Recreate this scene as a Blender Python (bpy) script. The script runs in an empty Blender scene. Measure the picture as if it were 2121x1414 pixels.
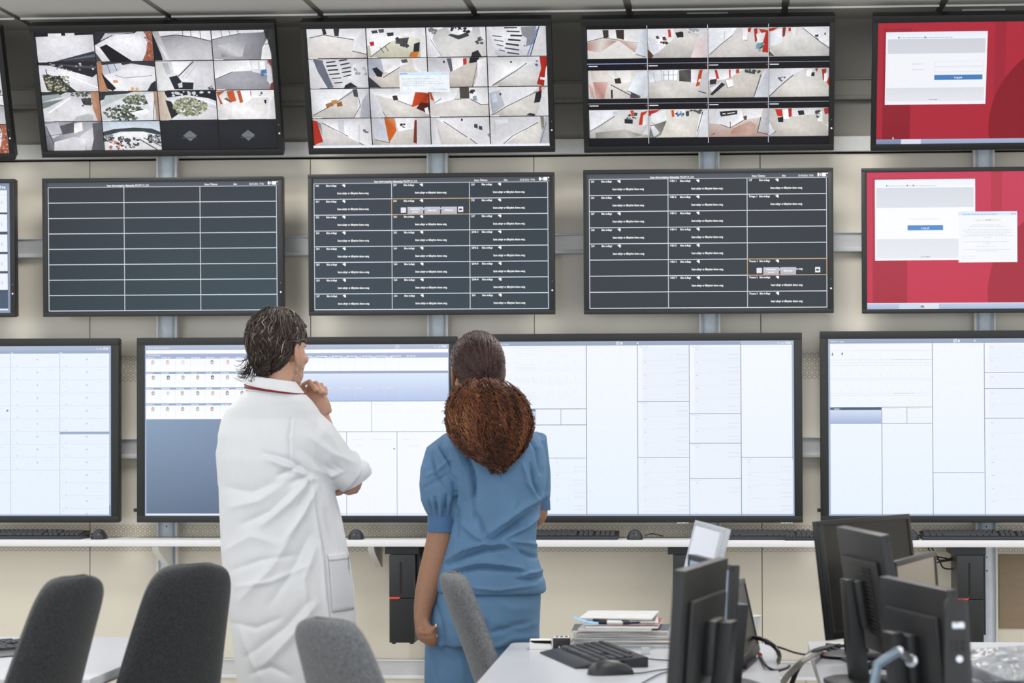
import bpy, bmesh, math, random
import numpy as np
from mathutils import Vector, Matrix

random.seed(7)
RNG = np.random.default_rng(11)
scene = bpy.context.scene
COL = scene.collection

# ------------------------------------------------------------------ camera
FPX, CU, CV = 5720.0, 1060.5, 707.0
YAW = math.atan(447.0 / FPX)
PIT = math.atan(113.0 / FPX)
ROL = 0.0033
CAM = Vector((0.0, -11.0, 1.45))
_F = Vector((-math.sin(YAW) * math.cos(PIT), math.cos(YAW) * math.cos(PIT), math.sin(PIT)))
_R0 = Vector((math.cos(YAW), math.sin(YAW), 0))
_U0 = _R0.cross(_F)
_U = _U0 * math.cos(ROL) + _R0 * math.sin(ROL)
_R = _R0 * math.cos(ROL) - _U0 * math.sin(ROL)
cam_d = bpy.data.cameras.new('camera')
cam_d.sensor_width = 36.0
cam_d.lens = FPX / 2121.0 * 36.0
cam_d.clip_end = 200
cam_d.dof.use_dof = True
cam_d.dof.focus_distance = 9.6
cam_d.dof.aperture_fstop = 5.0
cam = bpy.data.objects.new('camera', cam_d)
COL.objects.link(cam)
cam.matrix_world = Matrix(((_R.x, _U.x, -_F.x, CAM.x), (_R.y, _U.y, -_F.y, CAM.y), (_R.z, _U.z, -_F.z, CAM.z), (0, 0, 0, 1)))
scene.camera = cam

# ------------------------------------------------------------------ light
ZC = 2.94           # ceiling height
world = bpy.data.worlds.new('world')
scene.world = world
world.use_nodes = True
bg = world.node_tree.nodes['Background']
bg.inputs[0].default_value = (0.93, 0.97, 1.0, 1)
bg.inputs[1].default_value = 1.95
LIGHT_W = 18.0
for lx in (-4.6, -2.2, 0.2, 2.6):  # unseen area lamps added under the ceiling to light the room
    for ly in (-1.5, -4.1, -6.7, -9.3):
        ld = bpy.data.lights.new('added_ceiling_lamp', 'AREA')
        ld.shape = 'RECTANGLE'
        ld.size = 0.58
        ld.size_y = 1.18
        ld.energy = LIGHT_W * (1.8 if ly > -2 else 1.0)  # added row nearest the wall made stronger to brighten its panels
        ld.color = (1.0, 0.98, 0.96)
        lo = bpy.data.objects.new('added_ceiling_lamp', ld)
        lo.location = (lx, ly, ZC - 0.02)
        COL.objects.link(lo)
scene.view_settings.view_transform = 'Standard'
scene.view_settings.look = 'None'
scene.view_settings.exposure = 0.0
scene.view_settings.gamma = 1.0
scene.view_settings.use_curve_mapping = False


# ------------------------------------------------------------------ helpers
def P(u, v, Y):
    """point of the room on the plane y = Y that the photograph shows at pixel (u, v)"""
    r = _F + _R * ((u - CU) / FPX) + _U * ((CV - v) / FPX)
    return CAM + r * ((Y - CAM.y) / r.y)


def PZ(u, v, Z):
    r = _F + _R * ((u - CU) / FPX) + _U * ((CV - v) / FPX)
    return CAM + r * ((Z - CAM.z) / r.z)


def MPP(Y):
    return (Y - CAM.y) / FPX


def lin1(c):
    return c / 12.92 if c <= 0.04045 else ((c + 0.055) / 1.055) ** 2.4


def lin(c):
    """sRGB colour, as hex string or 0-255 triple, to linear rgba"""
    if isinstance(c, str):
        if len(c) == 3:
            c = ''.join(k * 2 for k in c)
        c = tuple(int(c[k:k + 2], 16) for k in (0, 2, 4))
    return tuple(lin1(k / 255.0) for k in c) + (1.0,)


def pmat(name, col, rough=0.5, metal=0.0, spec=0.5, var=0.05, scale=40.0, bump=0.0, bscale=None, coat=0.0, attr=False, sheen=0.0, stretch=None):
    m = bpy.data.materials.new(name)
    m.use_nodes = True
    nt = m.node_tree
    b = nt.nodes['Principled BSDF']
    b.inputs['Roughness'].default_value = rough
    b.inputs['Metallic'].default_value = metal
    b.inputs['Specular IOR Level'].default_value = spec
    b.inputs['Coat Weight'].default_value = coat
    if sheen:
        b.inputs['Sheen Weight'].default_value = sheen
        b.inputs['Sheen Roughness'].default_value = 0.4
    tc = nt.nodes.new('ShaderNodeTexCoord')
    vec = tc.outputs['Object']
    if stretch:
        mp = nt.nodes.new('ShaderNodeMapping')
        mp.inputs['Scale'].default_value = stretch
        nt.links.new(vec, mp.inputs['Vector'])
        vec = mp.outputs['Vector']
    nz = nt.nodes.new('ShaderNodeTexNoise')
    nz.inputs['Scale'].default_value = scale
    nz.inputs['Detail'].default_value = 4
    nt.links.new(vec, nz.inputs['Vector'])
    mr = nt.nodes.new('ShaderNodeMapRange')
    mr.inputs['From Min'].default_value = 0.3
    mr.inputs['From Max'].default_value = 0.7
    mr.inputs['To Min'].default_value = 1 - var
    mr.inputs['To Max'].default_value = 1 + var
    nt.links.new(nz.outputs['Fac'], mr.inputs['Value'])
    vm = nt.nodes.new('ShaderNodeVectorMath')
    vm.operation = 'SCALE'
    if attr:
        at = nt.nodes.new('ShaderNodeAttribute')
        at.attribute_name = 'Col'
        nt.links.new(at.outputs['Color'], vm.inputs[0])
    else:
        vm.inputs[0].default_value = lin(col)[:3]
    nt.links.new(mr.outputs['Result'], vm.inputs['Scale'])
    nt.links.new(vm.outputs['Vector'], b.inputs['Base Color'])
    if bump:
        nb = nt.nodes.new('ShaderNodeTexNoise')
        nb.inputs['Scale'].default_value = bscale or scale
        nb.inputs['Detail'].default_value = 3
        nt.links.new(vec, nb.inputs['Vector'])
        bp = nt.nodes.new('ShaderNodeBump')
        bp.inputs['Strength'].default_value = bump
        bp.inputs['Distance'].default_value = 0.002
        nt.links.new(nb.outputs['Fac'], bp.inputs['Height'])
        nt.links.new(bp.outputs['Normal'], b.inputs['Normal'])
    return m


def add_wrinkles(m, scale, dist, strength):
    nt = m.node_tree
    b = nt.nodes['Principled BSDF']
    tc = nt.nodes.new('ShaderNodeTexCoord')
    nz = nt.nodes.new('ShaderNodeTexNoise')
    nz.noise_type = 'RIDGED_MULTIFRACTAL'
    nz.inputs['Scale'].default_value = scale
    nz.inputs['Detail'].default_value = 3
    nz.inputs['Distortion'].default_value = 0.6
    nt.links.new(tc.outputs['Object'], nz.inputs['Vector'])
    bp = nt.nodes.new('ShaderNodeBump')
    bp.inputs['Strength'].default_value = strength
    bp.inputs['Distance'].default_value = dist
    nt.links.new(nz.outputs['Fac'], bp.inputs['Height'])
    if b.inputs['Normal'].links:
        nt.links.new(b.inputs['Normal'].links[0].from_socket, bp.inputs['Normal'])
    nt.links.new(bp.outputs['Normal'], b.inputs['Normal'])


def screen_material(grain=0.02):
    m = bpy.data.materials.new('lit_screen')
    m.use_nodes = True
    nt = m.node_tree
    b = nt.nodes['Principled BSDF']
    b.inputs['Base Color'].default_value = (0.01, 0.01, 0.012, 1)
    b.inputs['Roughness'].default_value = 0.35
    b.inputs['Specular IOR Level'].default_value = 0.12
    at = nt.nodes.new('ShaderNodeAttribute')
    at.attribute_name = 'Col'
    tc = nt.nodes.new('ShaderNodeTexCoord')
    nz = nt.nodes.new('ShaderNodeTexNoise')
    nz.inputs['Scale'].default_value = 55
    nz.inputs['Detail'].default_value = 5
    nz.inputs['Roughness'].default_value = 0.7
    nt.links.new(tc.outputs['Object'], nz.inputs['Vector'])
    mr = nt.nodes.new('ShaderNodeMapRange')
    mr.inputs['From Min'].default_value = 0.25
    mr.inputs['From Max'].default_value = 0.75
    mr.inputs['To Min'].default_value = 1 - grain
    mr.inputs['To Max'].default_value = 1 + grain
    nt.links.new(nz.outputs['Fac'], mr.inputs['Value'])
    vm = nt.nodes.new('ShaderNodeVectorMath')
    vm.operation = 'SCALE'
    nt.links.new(at.outputs['Color'], vm.inputs[0])
    nt.links.new(mr.outputs['Result'], vm.inputs['Scale'])
    nt.links.new(vm.outputs['Vector'], b.inputs['Emission Color'])
    b.inputs['Emission Strength'].default_value = 1.0
    return m


M = {}
M['screen'] = screen_material()
M['cctv'] = screen_material(0.14)
M['cctv'].node_tree.nodes['Principled BSDF'].inputs['Emission Strength'].default_value = 1.3
M['beige'] = pmat('beige_glass_panel', (246, 239, 223), rough=0.16, spec=0.5, var=0.02, scale=3)
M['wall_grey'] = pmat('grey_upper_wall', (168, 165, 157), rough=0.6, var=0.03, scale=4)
M['white_metal'] = pmat('white_powder_coat', (242, 242, 240), rough=0.4, var=0.02)
M['alu'] = pmat('brushed_aluminium', (212, 213, 214), rough=0.38, metal=0.2, var=0.05, scale=8, stretch=(1, 60, 60))
M['alu_post'] = pmat('anodised_aluminium', (232, 236, 240), rough=0.35, metal=0.0, var=0.04, scale=8)
M['black'] = pmat('black_plastic', (24, 26, 29), rough=0.45, var=0.1, scale=60, bump=0.05, bscale=400)
M['rail_shade'] = pmat('shaded_rail_alu', (150, 148, 142), rough=0.5)  # aluminium of the top rail, its dim light put into the colour
M['bezel'] = pmat('matte_black_bezel', (19, 21, 23), rough=0.45, var=0.06, scale=60)
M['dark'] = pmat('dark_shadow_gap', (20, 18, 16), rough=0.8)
M['ceil'] = pmat('ceiling_tile_board', (205, 205, 202), rough=0.9, var=0.03, scale=120, bump=0.15, bscale=300)
M['ceil_line'] = pmat('ceiling_white_edge', (250, 249, 245), rough=0.5)
M['ceil_gap'] = pmat('ceiling_grid_grey', (128, 126, 119), rough=0.6)
M['floor'] = pmat('grey_vinyl_floor', (168, 164, 156), rough=0.45, var=0.06, scale=30)
M['led'] = pmat('white_led', (240, 240, 240), rough=0.3)


def link(o, parent=None):
    COL.objects.link(o)
    if parent is not None:
        o.parent = parent
    return o


def tag(o, label=None, cat=None, group=None, kind=None):
    if label:
        o['label'] = label
    if cat:
        o['category'] = cat
    if group:
        o['group'] = group
    if kind:
        o['kind'] = kind
    return o


def empty(name, loc=(0, 0, 0), rz=0.0, label=None, cat=None, group=None):
    o = bpy.data.objects.new(name, None)
    o.empty_display_size = 0.05
    o.location = loc
    o.rotation_euler = (0, 0, rz)
    link(o)
    return tag(o, label, cat, group)


class B:
    """collects shapes in one bmesh"""
    def __init__(self):
        self.bm = bmesh.new()

    def box(self, x0, x1, y0, y1, z0, z1, bev=0.0, seg=2, mtx=None):
        r = bmesh.ops.create_cube(self.bm, size=1.0)
        vs = r['verts']
        for v in vs:
            v.co = Vector(((x0 + x1) / 2 + v.co.x * (x1 - x0), (y0 + y1) / 2 + v.co.y * (y1 - y0), (z0 + z1) / 2 + v.co.z * (z1 - z0)))
        if bev:
            es = list({e for v in vs for e in v.link_edges})
            rb = bmesh.ops.bevel(self.bm, geom=vs + es, offset=bev, segments=seg, profile=0.6, affect='EDGES')
            vs = list({v for f in rb['faces'] for v in f.verts} | {v for v in vs if v.is_valid})
        if mtx is not None:
            for v in vs:
                v.co = mtx @ v.co
        return self

    def loft(self, rings, cap=True, close=True):
        rv = [[self.bm.verts.new(p) for p in ring] for ring in rings]
        n = len(rv[0])
        for a, b in zip(rv[:-1], rv[1:]):
            for k in range(n if close else n - 1):
                j = (k + 1) % n
                try:
                    self.bm.faces.new((a[k], a[j], b[j], b[k]))
                except ValueError:
                    pass
        if cap and close:
            self.bm.faces.new(list(reversed(rv[0])))
            self.bm.faces.new(rv[-1])
        return self

    def tube(self, pts, rad, n=8, cap=True):
        pts = [Vector(p) for p in pts]
        if not hasattr(rad, '__len__'):
            rad = [rad] * len(pts)
        rings = []
        up = None
        for i, p in enumerate(pts):
            d = (pts[min(i + 1, len(pts) - 1)] - pts[max(i - 1, 0)]).normalized()
            if up is None:
                up = d.orthogonal().normalized()
            up = (up - d * up.dot(d))
            up = up.normalized() if up.length > 1e-6 else d.orthogonal().normalized()
            s = d.cross(up)
            r = rad[i]
            rings.append([p + (up * math.cos(2 * math.pi * k / n) + s * math.sin(2 * math.pi * k / n)) * r for k in range(n)])
        return self.loft(rings, cap)

    def cyl(self, c0, c1, r0, r1=None, n=20):
        return self.tube([c0, c1], [r0, r1 if r1 is not None else r0], n)

    def prism(self, poly, axis, a0, a1, bev=0.0):
        """extrude a 2d polygon: axis 'x': poly=(y,z); 'y': poly=(x,z); 'z': poly=(x,y)"""
        def mk(p, a):
            return {'x': (a, p[0], p[1]), 'y': (p[0], a, p[1]), 'z': (p[0], p[1], a)}[axis]
        v0 = [self.bm.verts.new(mk(p, a0)) for p in poly]
        v1 = [self.bm.verts.new(mk(p, a1)) for p in poly]
        n = len(poly)
        fs = [self.bm.faces.new(v0), self.bm.faces.new(list(reversed(v1)))]
        for k in range(n):
            j = (k + 1) % n
            fs.append(self.bm.faces.new((v0[j], v0[k], v1[k], v1[j])))
        if bev:
            es = list({e for f in fs for e in f.edges})
            bmesh.ops.bevel(self.bm, geom=v0 + v1 + es, offset=bev, segments=2, profile=0.6, affect='EDGES')
        return self

    def ball(self, c, r, su=16, sv=10):
        if not hasattr(r, '__len__'):
            r = (r, r, r)
        m = Matrix.Translation(Vector(c)) @ Matrix.Diagonal((r[0], r[1], r[2], 1))
        bmesh.ops.create_uvsphere(self.bm, u_segments=su, v_segments=sv, radius=1.0, matrix=m)
        return self

    def xf(self, mtx):
        bmesh.ops.transform(self.bm, matrix=mtx, verts=self.bm.verts)
        return self

    def mesh(self, name, angle=40):
        bmesh.ops.recalc_face_normals(self.bm, faces=self.bm.faces)
        me = bpy.data.meshes.new(name)
        self.bm.to_mesh(me)
        self.bm.free()
        if angle is not None:
            me.polygons.foreach_set('use_smooth', [True] * len(me.polygons))
            me.set_sharp_from_angle(angle=math.radians(angle))
        return me

    def build(self, name, mat, parent=None, angle=40):
        me = self.mesh(name, angle)
        me.materials.append(mat)
        return link(bpy.data.objects.new(name, me), parent)


def np_obj(name, verts, faces, mat, parent=None, smooth=True, cols=None):
    me = bpy.data.meshes.new(name)
    me.from_pydata([tuple(v) for v in verts], [], [tuple(f) for f in faces])
    if smooth:
        me.polygons.foreach_set('use_smooth', [True] * len(me.polygons))
    if cols is not None:
        at = me.color_attributes.new('Col', 'FLOAT_COLOR', 'POINT')
        at.data.foreach_set('color', np.asarray(cols, dtype=np.float32).ravel())
    me.materials.append(mat)
    return link(bpy.data.objects.new(name, me), parent)


def struct(o):
    o['kind'] = 'structure'
    return o


def copy_tree(o, parent=None):
    c = o.copy()
    COL.objects.link(c)
    if parent is not None:
        c.parent = parent
    for ch in list(o.children):
        copy_tree(ch, c)
    return c
# ------------------------------------------------------------------ the room
XL, XR, YB = -6.5, 5.0, -12.2
struct(B().box(XL, XR, YB, 0.1, -0.05, 0.0).build('floor', M['floor']))
ceiling = struct(B().box(XL, XR, YB, 0.1, ZC + 0.006, ZC + 0.08).build('ceiling', M['ceil_gap']))
struct(B().box(XL - 0.1, XL, -3.5, 0.1, 0.0, ZC + 0.012).build('wall_left', pmat('white_wall_paint', (222, 219, 212), rough=0.8)))
struct(B().box(XR, XR + 0.1, -3.5, 0.1, 0.0, ZC + 0.012).build('wall_right', pmat('white_wall_paint', (222, 219, 212), rough=0.8)))
wall = struct(B().box(XL, XR, 0.0, 0.1, 0.0, ZC + 0.012).build('wall_back', M['dark']))

# ceiling tiles, each with a pale turned edge towards the monitor wall
TX0 = -0.975
ty = [0.0, -0.365, -1.455, -2.655, -3.855, -5.055, -6.255, -7.455, -8.655, -9.855, -11.055]
tile_mesh = {}
for r in range(len(ty) - 1):
    for k in range(-9, 10):
        x0 = TX0 + 0.6 * k
        if x0 < XL or x0 + 0.6 > XR:
            continue
        L = ty[r] - ty[r + 1]
        key = round(L, 3)
        if key not in tile_mesh:
            tile_mesh[key] = B().box(0.014, 0.586, -L + 0.002, -0.002, 0.0, 0.0058, bev=0.002, seg=1).mesh('ceiling_tile')
            tile_mesh[key].materials.append(M['ceil'])
        o = link(bpy.data.objects.new('tile', tile_mesh[key]), ceiling)
        o.location = (x0, ty[r], ZC)
for k in range(-9, 10):
    x0 = TX0 + 0.6 * k
    if XL < x0 and x0 + 0.6 < XR:
        o = B().box(x0 + 0.012, x0 + 0.588, -0.369, -0.361, ZC - 0.007, ZC + 0.001).build('tile_edge', M['ceil_line'], ceiling)
for (ua, ub, vv) in ((1423, 1508, 28), (1992, 2080, 21)):
    a, b = PZ(ua, vv, ZC), PZ(ub, vv, ZC)
    B().box(a.x, b.x, a.y - 0.03, a.y + 0.05, ZC - 0.008, ZC, bev=0.002).build('air_slot', M['ceil_line'], ceiling)


def zw(v, Y=0.0, u=1060):
    return P(u, v, Y).z


# upper wall band, pale cornice strip and shadow gap
ZT = zw(326)
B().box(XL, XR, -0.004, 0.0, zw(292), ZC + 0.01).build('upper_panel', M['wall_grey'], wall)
B().box(XL, XR, -0.045, 0.0, zw(322), zw(291), bev=0.004).build('cornice_strip', M['white_metal'], wall)
# beige glass panels with recessed joints
sx = [P(u, 500, -0.012).x for u in (186, 640, 1107, 1575)]
pw = (sx[3] - sx[0]) / 3
px = [sx[0] + pw * k for k in range(-4, 9)]
pz = [0.0, zw(1385), zw(925), zw(505), ZT]
pm = {}
for i in range(len(px) - 1):
    x0, x1 = max(px[i], XL), min(px[i + 1], XR)
    if x1 - x0 < 0.05:
        continue
    for j in range(4):
        key = (j, round(x1 - x0, 3))
        if key not in pm:
            pm[key] = B().box(0.0012, x1 - x0 - 0.0012, -0.012, 0.0, 0.0, pz[j + 1] - pz[j] - (0.002 if j < 3 else 0.0), bev=0.0015, seg=1).mesh('glass_panel')
            pm[key].materials.append(M['beige'])
        o = link(bpy.data.objects.new('panel', pm[key]), wall)
        o.location = (x0, 0.0, pz[j])
# rows of punched rings in the panels
ring_mat = pmat('perforation_rim', (150, 138, 116), rough=0.6)


def rings(v0, v1, rows):
    za, zb = zw(v0), zw(v1)
    pit = 0.0196
    V, Fc = [], []
    dz = (za - zb) / rows
    n = 12
    for r in range(rows):
        zc = zb + dz * (r + 0.5)
        x = -3.5 + (pit / 2 if r % 2 else 0)
        while x < 1.6:
            b0 = len(V)
            for q in range(n):
                a = 2 * math.pi * q / n
                V.append((x + 0.0083 * math.cos(a), -0.0126, zc + 0.0083 * math.sin(a)))
                V.append((x + 0.0067 * math.cos(a), -0.0126, zc + 0.0067 * math.sin(a)))
            for q in range(n):
                k = (q + 1) % n
                Fc.append((b0 + 2 * q, b0 + 2 * q + 1, b0 + 2 * k + 1, b0 + 2 * k))
            x += pit
    o = np_obj('perforation_rims', V, Fc, ring_mat, wall, smooth=False)
    o['kind'] = 'stuff'


rings(733, 787, 6)
rings(1086, 1142, 6)

# horizontal aluminium rails and upright aluminium posts
def rail(v0, v1, label, m1='alu', m2='alu_post'):
    z1, z0 = zw(v0, -0.05), zw(v1, -0.05)
    h = z1 - z0
    r = empty('wall_rail', (0, 0, z0), 0, label, 'rail', 'horizontal wall rails')
    B().box(XL + .02, XR - .02, -0.045, -0.0125, h * 0.2, h * 0.92).build('channel', M[m1], r)
    B().box(XL + .02, XR - .02, -0.058, -0.0125, 0, h * 0.2, bev=0.003).build('lip', M[m2], r)
    B().box(XL + .02, XR - .02, -0.058, -0.0125, h * 0.92, h, bev=0.002).build('lip', M[m2], r)


rail(170, 214, 'aluminium wall rail behind the topmost row of tilted screens', 'wall_grey', 'rail_shade')  # same rail in darker greys that paint in the shade up there
rail(485, 526, 'aluminium wall rail behind the middle row of dark screens')
rail(905, 948, 'aluminium wall rail behind the large bottom row of screens')
rail(1366, 1406, 'aluminium wall rail low down near the floor')

for (uc, where) in ((347, 'left of the man in white'), (907, 'above and behind the woman in blue'), (1470, 'behind the third column of screens'), (2039, 'at the right, beside the far right computer tower')):
    xc = P(uc, 600, -0.08).x
    w = 0.042
    p = empty('mounting_post', (xc, -0.07, 0), 0, 'silver upright mounting post ' + where, 'post', 'upright mounting posts')
    B().box(-w, w, -0.012, 0.0115, 0.0, zw(60)).build('back_flange', M['alu_post'], p)
    rr = []
    prof = []
    for k in range(9):
        a = math.pi * k / 8
        prof.append((0.026 * math.cos(a), -0.012 - 0.02 * math.sin(a) ** 0.6 if k not in (0, 8) else -0.012))
    B().prism(prof, 'z', 0.0, zw(60)).build('front_tube', pmat('pale_blue_aluminium', (222, 234, 246), rough=0.3, metal=0.0), p)
    for sgn in (-1, 1):
        B().box(sgn * 0.038 - 0.004, sgn * 0.038 + 0.004, -0.03, -0.012, 0.0, zw(60), bev=0.002).build('edge_profile', M['white_metal'], p)
    for vv in (1090, 1152, 1180):
        B().cyl((0.0, -0.0335, zw(vv, -0.1)), (0.0, -0.031, zw(vv, -0.1)), 0.003, n=10).build('screw_hole', M['dark'], p)

# long shelf under the screens
SHY = -0.40
ZS = P(1060, 1119, SHY).z
sh = empty('wall_shelf', (0, 0, ZS), 0, 'long white shelf running along the wall under the large screens', 'shelf')
B().box(XL + .05, XR - .05, SHY, -0.105, -0.0245, 0.0, bev=0.002).build('shelf_board', pmat('white_laminate', (222, 223, 226), rough=0.35, var=0.015), sh)
for uc in (340, 780, 900, 1464, 2032):
    xc = P(uc, 1140, -0.2).x
    B().prism([(-0.38, -0.025), (-0.105, -0.025), (-0.105, -0.12), (-0.14, -0.12), (-0.36, -0.045)], 'x', xc - 0.012, xc + 0.012).build('bracket', M['white_metal'], sh)
# ------------------------------------------------------------------ screen pictures
_text_cache = {}


def text_geo(s, bold=0.012):
    if (s, bold) in _text_cache:
        return _text_cache[(s, bold)]
    cu = bpy.data.curves.new('t', 'FONT')
    cu.body = s
    cu.size = 1.0
    cu.resolution_u = 1
    cu.offset = bold
    ob = bpy.data.objects.new('t', cu)
    COL.objects.link(ob)
    dg = bpy.context.evaluated_depsgraph_get()
    ev = ob.evaluated_get(dg)
    me = ev.to_mesh()
    V = np.array([v.co[:2] for v in me.vertices]) if len(me.vertices) else np.zeros((0, 2))
    Fc = [tuple(p.vertices) for p in me.polygons]
    ev.to_mesh_clear()
    bpy.data.objects.remove(ob)
    bpy.data.curves.remove(cu)
    _text_cache[(s, bold)] = (V, Fc)
    return V, Fc


class Pic:
    """flat picture of a lit screen: coloured polygons in photo pixels mapped on the panel"""
    EPS = 0.00012

    def __init__(self, rect):
        self.r = rect           # screen edges in the units used for drawing: left, top, right, bottom
        self.V, self.F, self.C = [], [], []

    def _v(self, x, y, lay, c):
        l, t, r, b = self.r
        self.V.append(((x - l) / (r - l), (b - y) / (b - t), lay))
        self.C.append(c)
        return len(self.V) - 1

    def poly(self, pts, col, lay=1):
        cols = col if isinstance(col, list) else [col] * len(pts)
        self.F.append(tuple(self._v(p[0], p[1], lay, lin(c)) for p, c in zip(pts, cols)))

    def rect(self, x0, y0, x1, y1, col, lay=1, col2=None):
        c2 = col2 or col
        self.poly([(x0, y0), (x1, y0), (x1, y1), (x0, y1)], [col, col, c2, c2], lay)

    def frame(self, x0, y0, x1, y1, w, col, lay=2):
        self.rect(x0, y0, x1, y0 + w, col, lay)
        self.rect(x0, y1 - w, x1, y1, col, lay)
        self.rect(x0, y0, x0 + w, y1, col, lay)
        self.rect(x1 - w, y0, x1, y1, col, lay)

    def line(self, pts, w, col, lay=2, asp=1.0):
        for (x0, y0), (x1, y1) in zip(pts[:-1], pts[1:]):
            dx, dy = x1 - x0, (y1 - y0) * asp
            L = math.hypot(dx, dy) or 1.0
            nx, ny = -dy / L * w / 2, dx / L * w / 2 / asp
            self.poly([(x0 + nx, y0 + ny), (x1 + nx, y1 + ny), (x1 - nx, y1 - ny), (x0 - nx, y0 - ny)], col, lay)

    def disc(self, x, y, rx, ry, col, lay=2, n=10):
        self.poly([(x + rx * math.cos(2 * math.pi * k / n), y + ry * math.sin(2 * math.pi * k / n)) for k in range(n)], col, lay)

    def text(self, s, x, y, size, col='ffffff', lay=4, width=None, align='l', bold=0.012):
        """baseline-left at (x, y), letter height about 0.7*size; width squeezes the line to that many units"""
        V, Fc = text_geo(s, bold)
        if not len(V):
            return
        w0 = V[:, 0].max()
        sx = (width / w0) if width else size
        x0 = x - (w0 * sx / 2 if align == 'c' else 0)
        c = lin(col)
        b0 = len(self.V)
        for p in V:
            self._v(x0 + p[0] * sx, y - p[1] * size, lay, c)
        self.F += [tuple(b0 + k for k in f) for f in Fc]

    def scribble(self, x0, x1, y, h, col, lay=3, rng=random, wmin=2.0, wmax=6.0):
        """a line of unreadably small print"""
        x = x0
        while x < x1:
            w = min(rng.uniform(wmin, wmax), x1 - x)
            self.rect(x, y - h, x + w, y, col, lay)
            x += w + rng.uniform(0.8, 1.6)

    def tile(self, x0, y0, x1, y1, spec, seed=0):
        """one camera picture; coordinates in the spec are percent of the tile, y down"""
        rg = random.Random(seed)
        parts = spec.split('|')
        g = parts[0].split(',')
        c4 = g * 4 if len(g) == 1 else ([g[0], g[0], g[1], g[1]] if len(g) == 2 else g)
        fx = lambda a: x0 + (x1 - x0) * min(max(a, 0), 100) / 100.0
        fy = lambda a: y0 + (y1 - y0) * min(max(a, 0), 100) / 100.0
        def shade(c, pt, amt=0.13):
            r_ = lin(c)
            k = 1.0 - amt * rg.random() - 0.16 * (((pt[0] - x0) / (x1 - x0) - 0.5) ** 2 + ((pt[1] - y0) / (y1 - y0) - 0.5) ** 2) * 2
            return '%02x%02x%02x' % tuple(int(max(0, min(255, 255 * k * q_))) for q_ in [((q * 12.92) if q < 0.0031308 else 1.055 * q ** (1 / 2.4) - 0.055) for q in r_[:3]])
        nx_, ny_ = 4, 3
        def bil(s_, t_):
            cs_ = [lin(c) for c in c4[:4]]
            v_ = [(cs_[0][q] * (1 - s_) + cs_[1][q] * s_) * (1 - t_) + (cs_[3][q] * (1 - s_) + cs_[2][q] * s_) * t_ for q in range(3)]
            return '%02x%02x%02x' % tuple(int(255 * ((q * 12.92) if q < 0.0031308 else 1.055 * q ** (1 / 2.4) - 0.055)) for q in v_)
        gc = {}
        for i_ in range(nx_ + 1):
            for j_ in range(ny_ + 1):
                gc[i_, j_] = shade(bil(i_ / nx_, j_ / ny_), (x0 + (x1 - x0) * i_ / nx_, y0 + (y1 - y0) * j_ / ny_), 0.10)
        for i_ in range(nx_):
            for j_ in range(ny_):
                self.poly([(x0 + (x1 - x0) * a_ / nx_, y0 + (y1 - y0) * b_ / ny_) for a_, b_ in ((i_, j_), (i_ + 1, j_), (i_ + 1, j_ + 1), (i_, j_ + 1))], [gc[i_, j_], gc[i_ + 1, j_], gc[i_ + 1, j_ + 1], gc[i_, j_ + 1]], 2)
        lay = 3
        for q in parts[1:]:
            head, body = q.split(':')
            pts = [tuple(float(k) for k in s.split(',')) for s in body.split()]
            lay += 1
            if head[0] == '~':
                c, w = head[1:].split('@')
                self.line([(fx(a), fy(b)) for a, b in pts], float(w) * (x1 - x0) / 125.0, c, lay)
            elif head[0] == '*':
                c, n, s = head[1:].split('@')
                cs = c.split('/')
                if float(s) >= 3.5 and int(n) >= 20:
                    n, s = int(n) * 3, float(s) * 0.55
                (ax, ay), (bx, by) = pts[:2]
                for _ in range(int(n)):
                    px_, py_ = rg.uniform(ax, bx), rg.uniform(ay, by)
                    if len(pts) > 2 and ((px_ - (ax + bx) / 2) / (bx - ax) * 2) ** 2 + ((py_ - (ay + by) / 2) / (by - ay) * 2) ** 2 > 1:
                        continue
                    sz = float(s) * rg.uniform(0.5, 1.3)
                    an = rg.uniform(0, 6.28)
                    self.poly([(fx(px_ + sz * math.cos(an + k)), fy(py_ + 1.6 * sz * math.sin(an + k))) for k in (0, 1.7, 3.1, 4.7)], rg.choice(cs), lay + rg.random() * 0.9)
            else:
                cs = head.split(',')
                col = cs[0] if len(cs) == 1 else (cs * len(pts))[:len(pts)]
                xy_ = [(fx(a), fy(b)) for a, b in pts]
                cl = col if isinstance(col, list) else [col] * len(xy_)
                self.poly(xy_, [shade(c, q) for c, q in zip(cl, xy_)], lay)

    mat = 'screen'

    def build(self, name, w, h, parent, x0, z0, y):
        V = [(x0 + a * w, y - 0.0002 - l * self.EPS, z0 + b * h) for a, b, l in self.V]
        # back plate so that the picture is a thin solid layer
        o = np_obj(name, V, self.F, M[self.mat], parent, smooth=False, cols=self.C)
        return o


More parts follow.
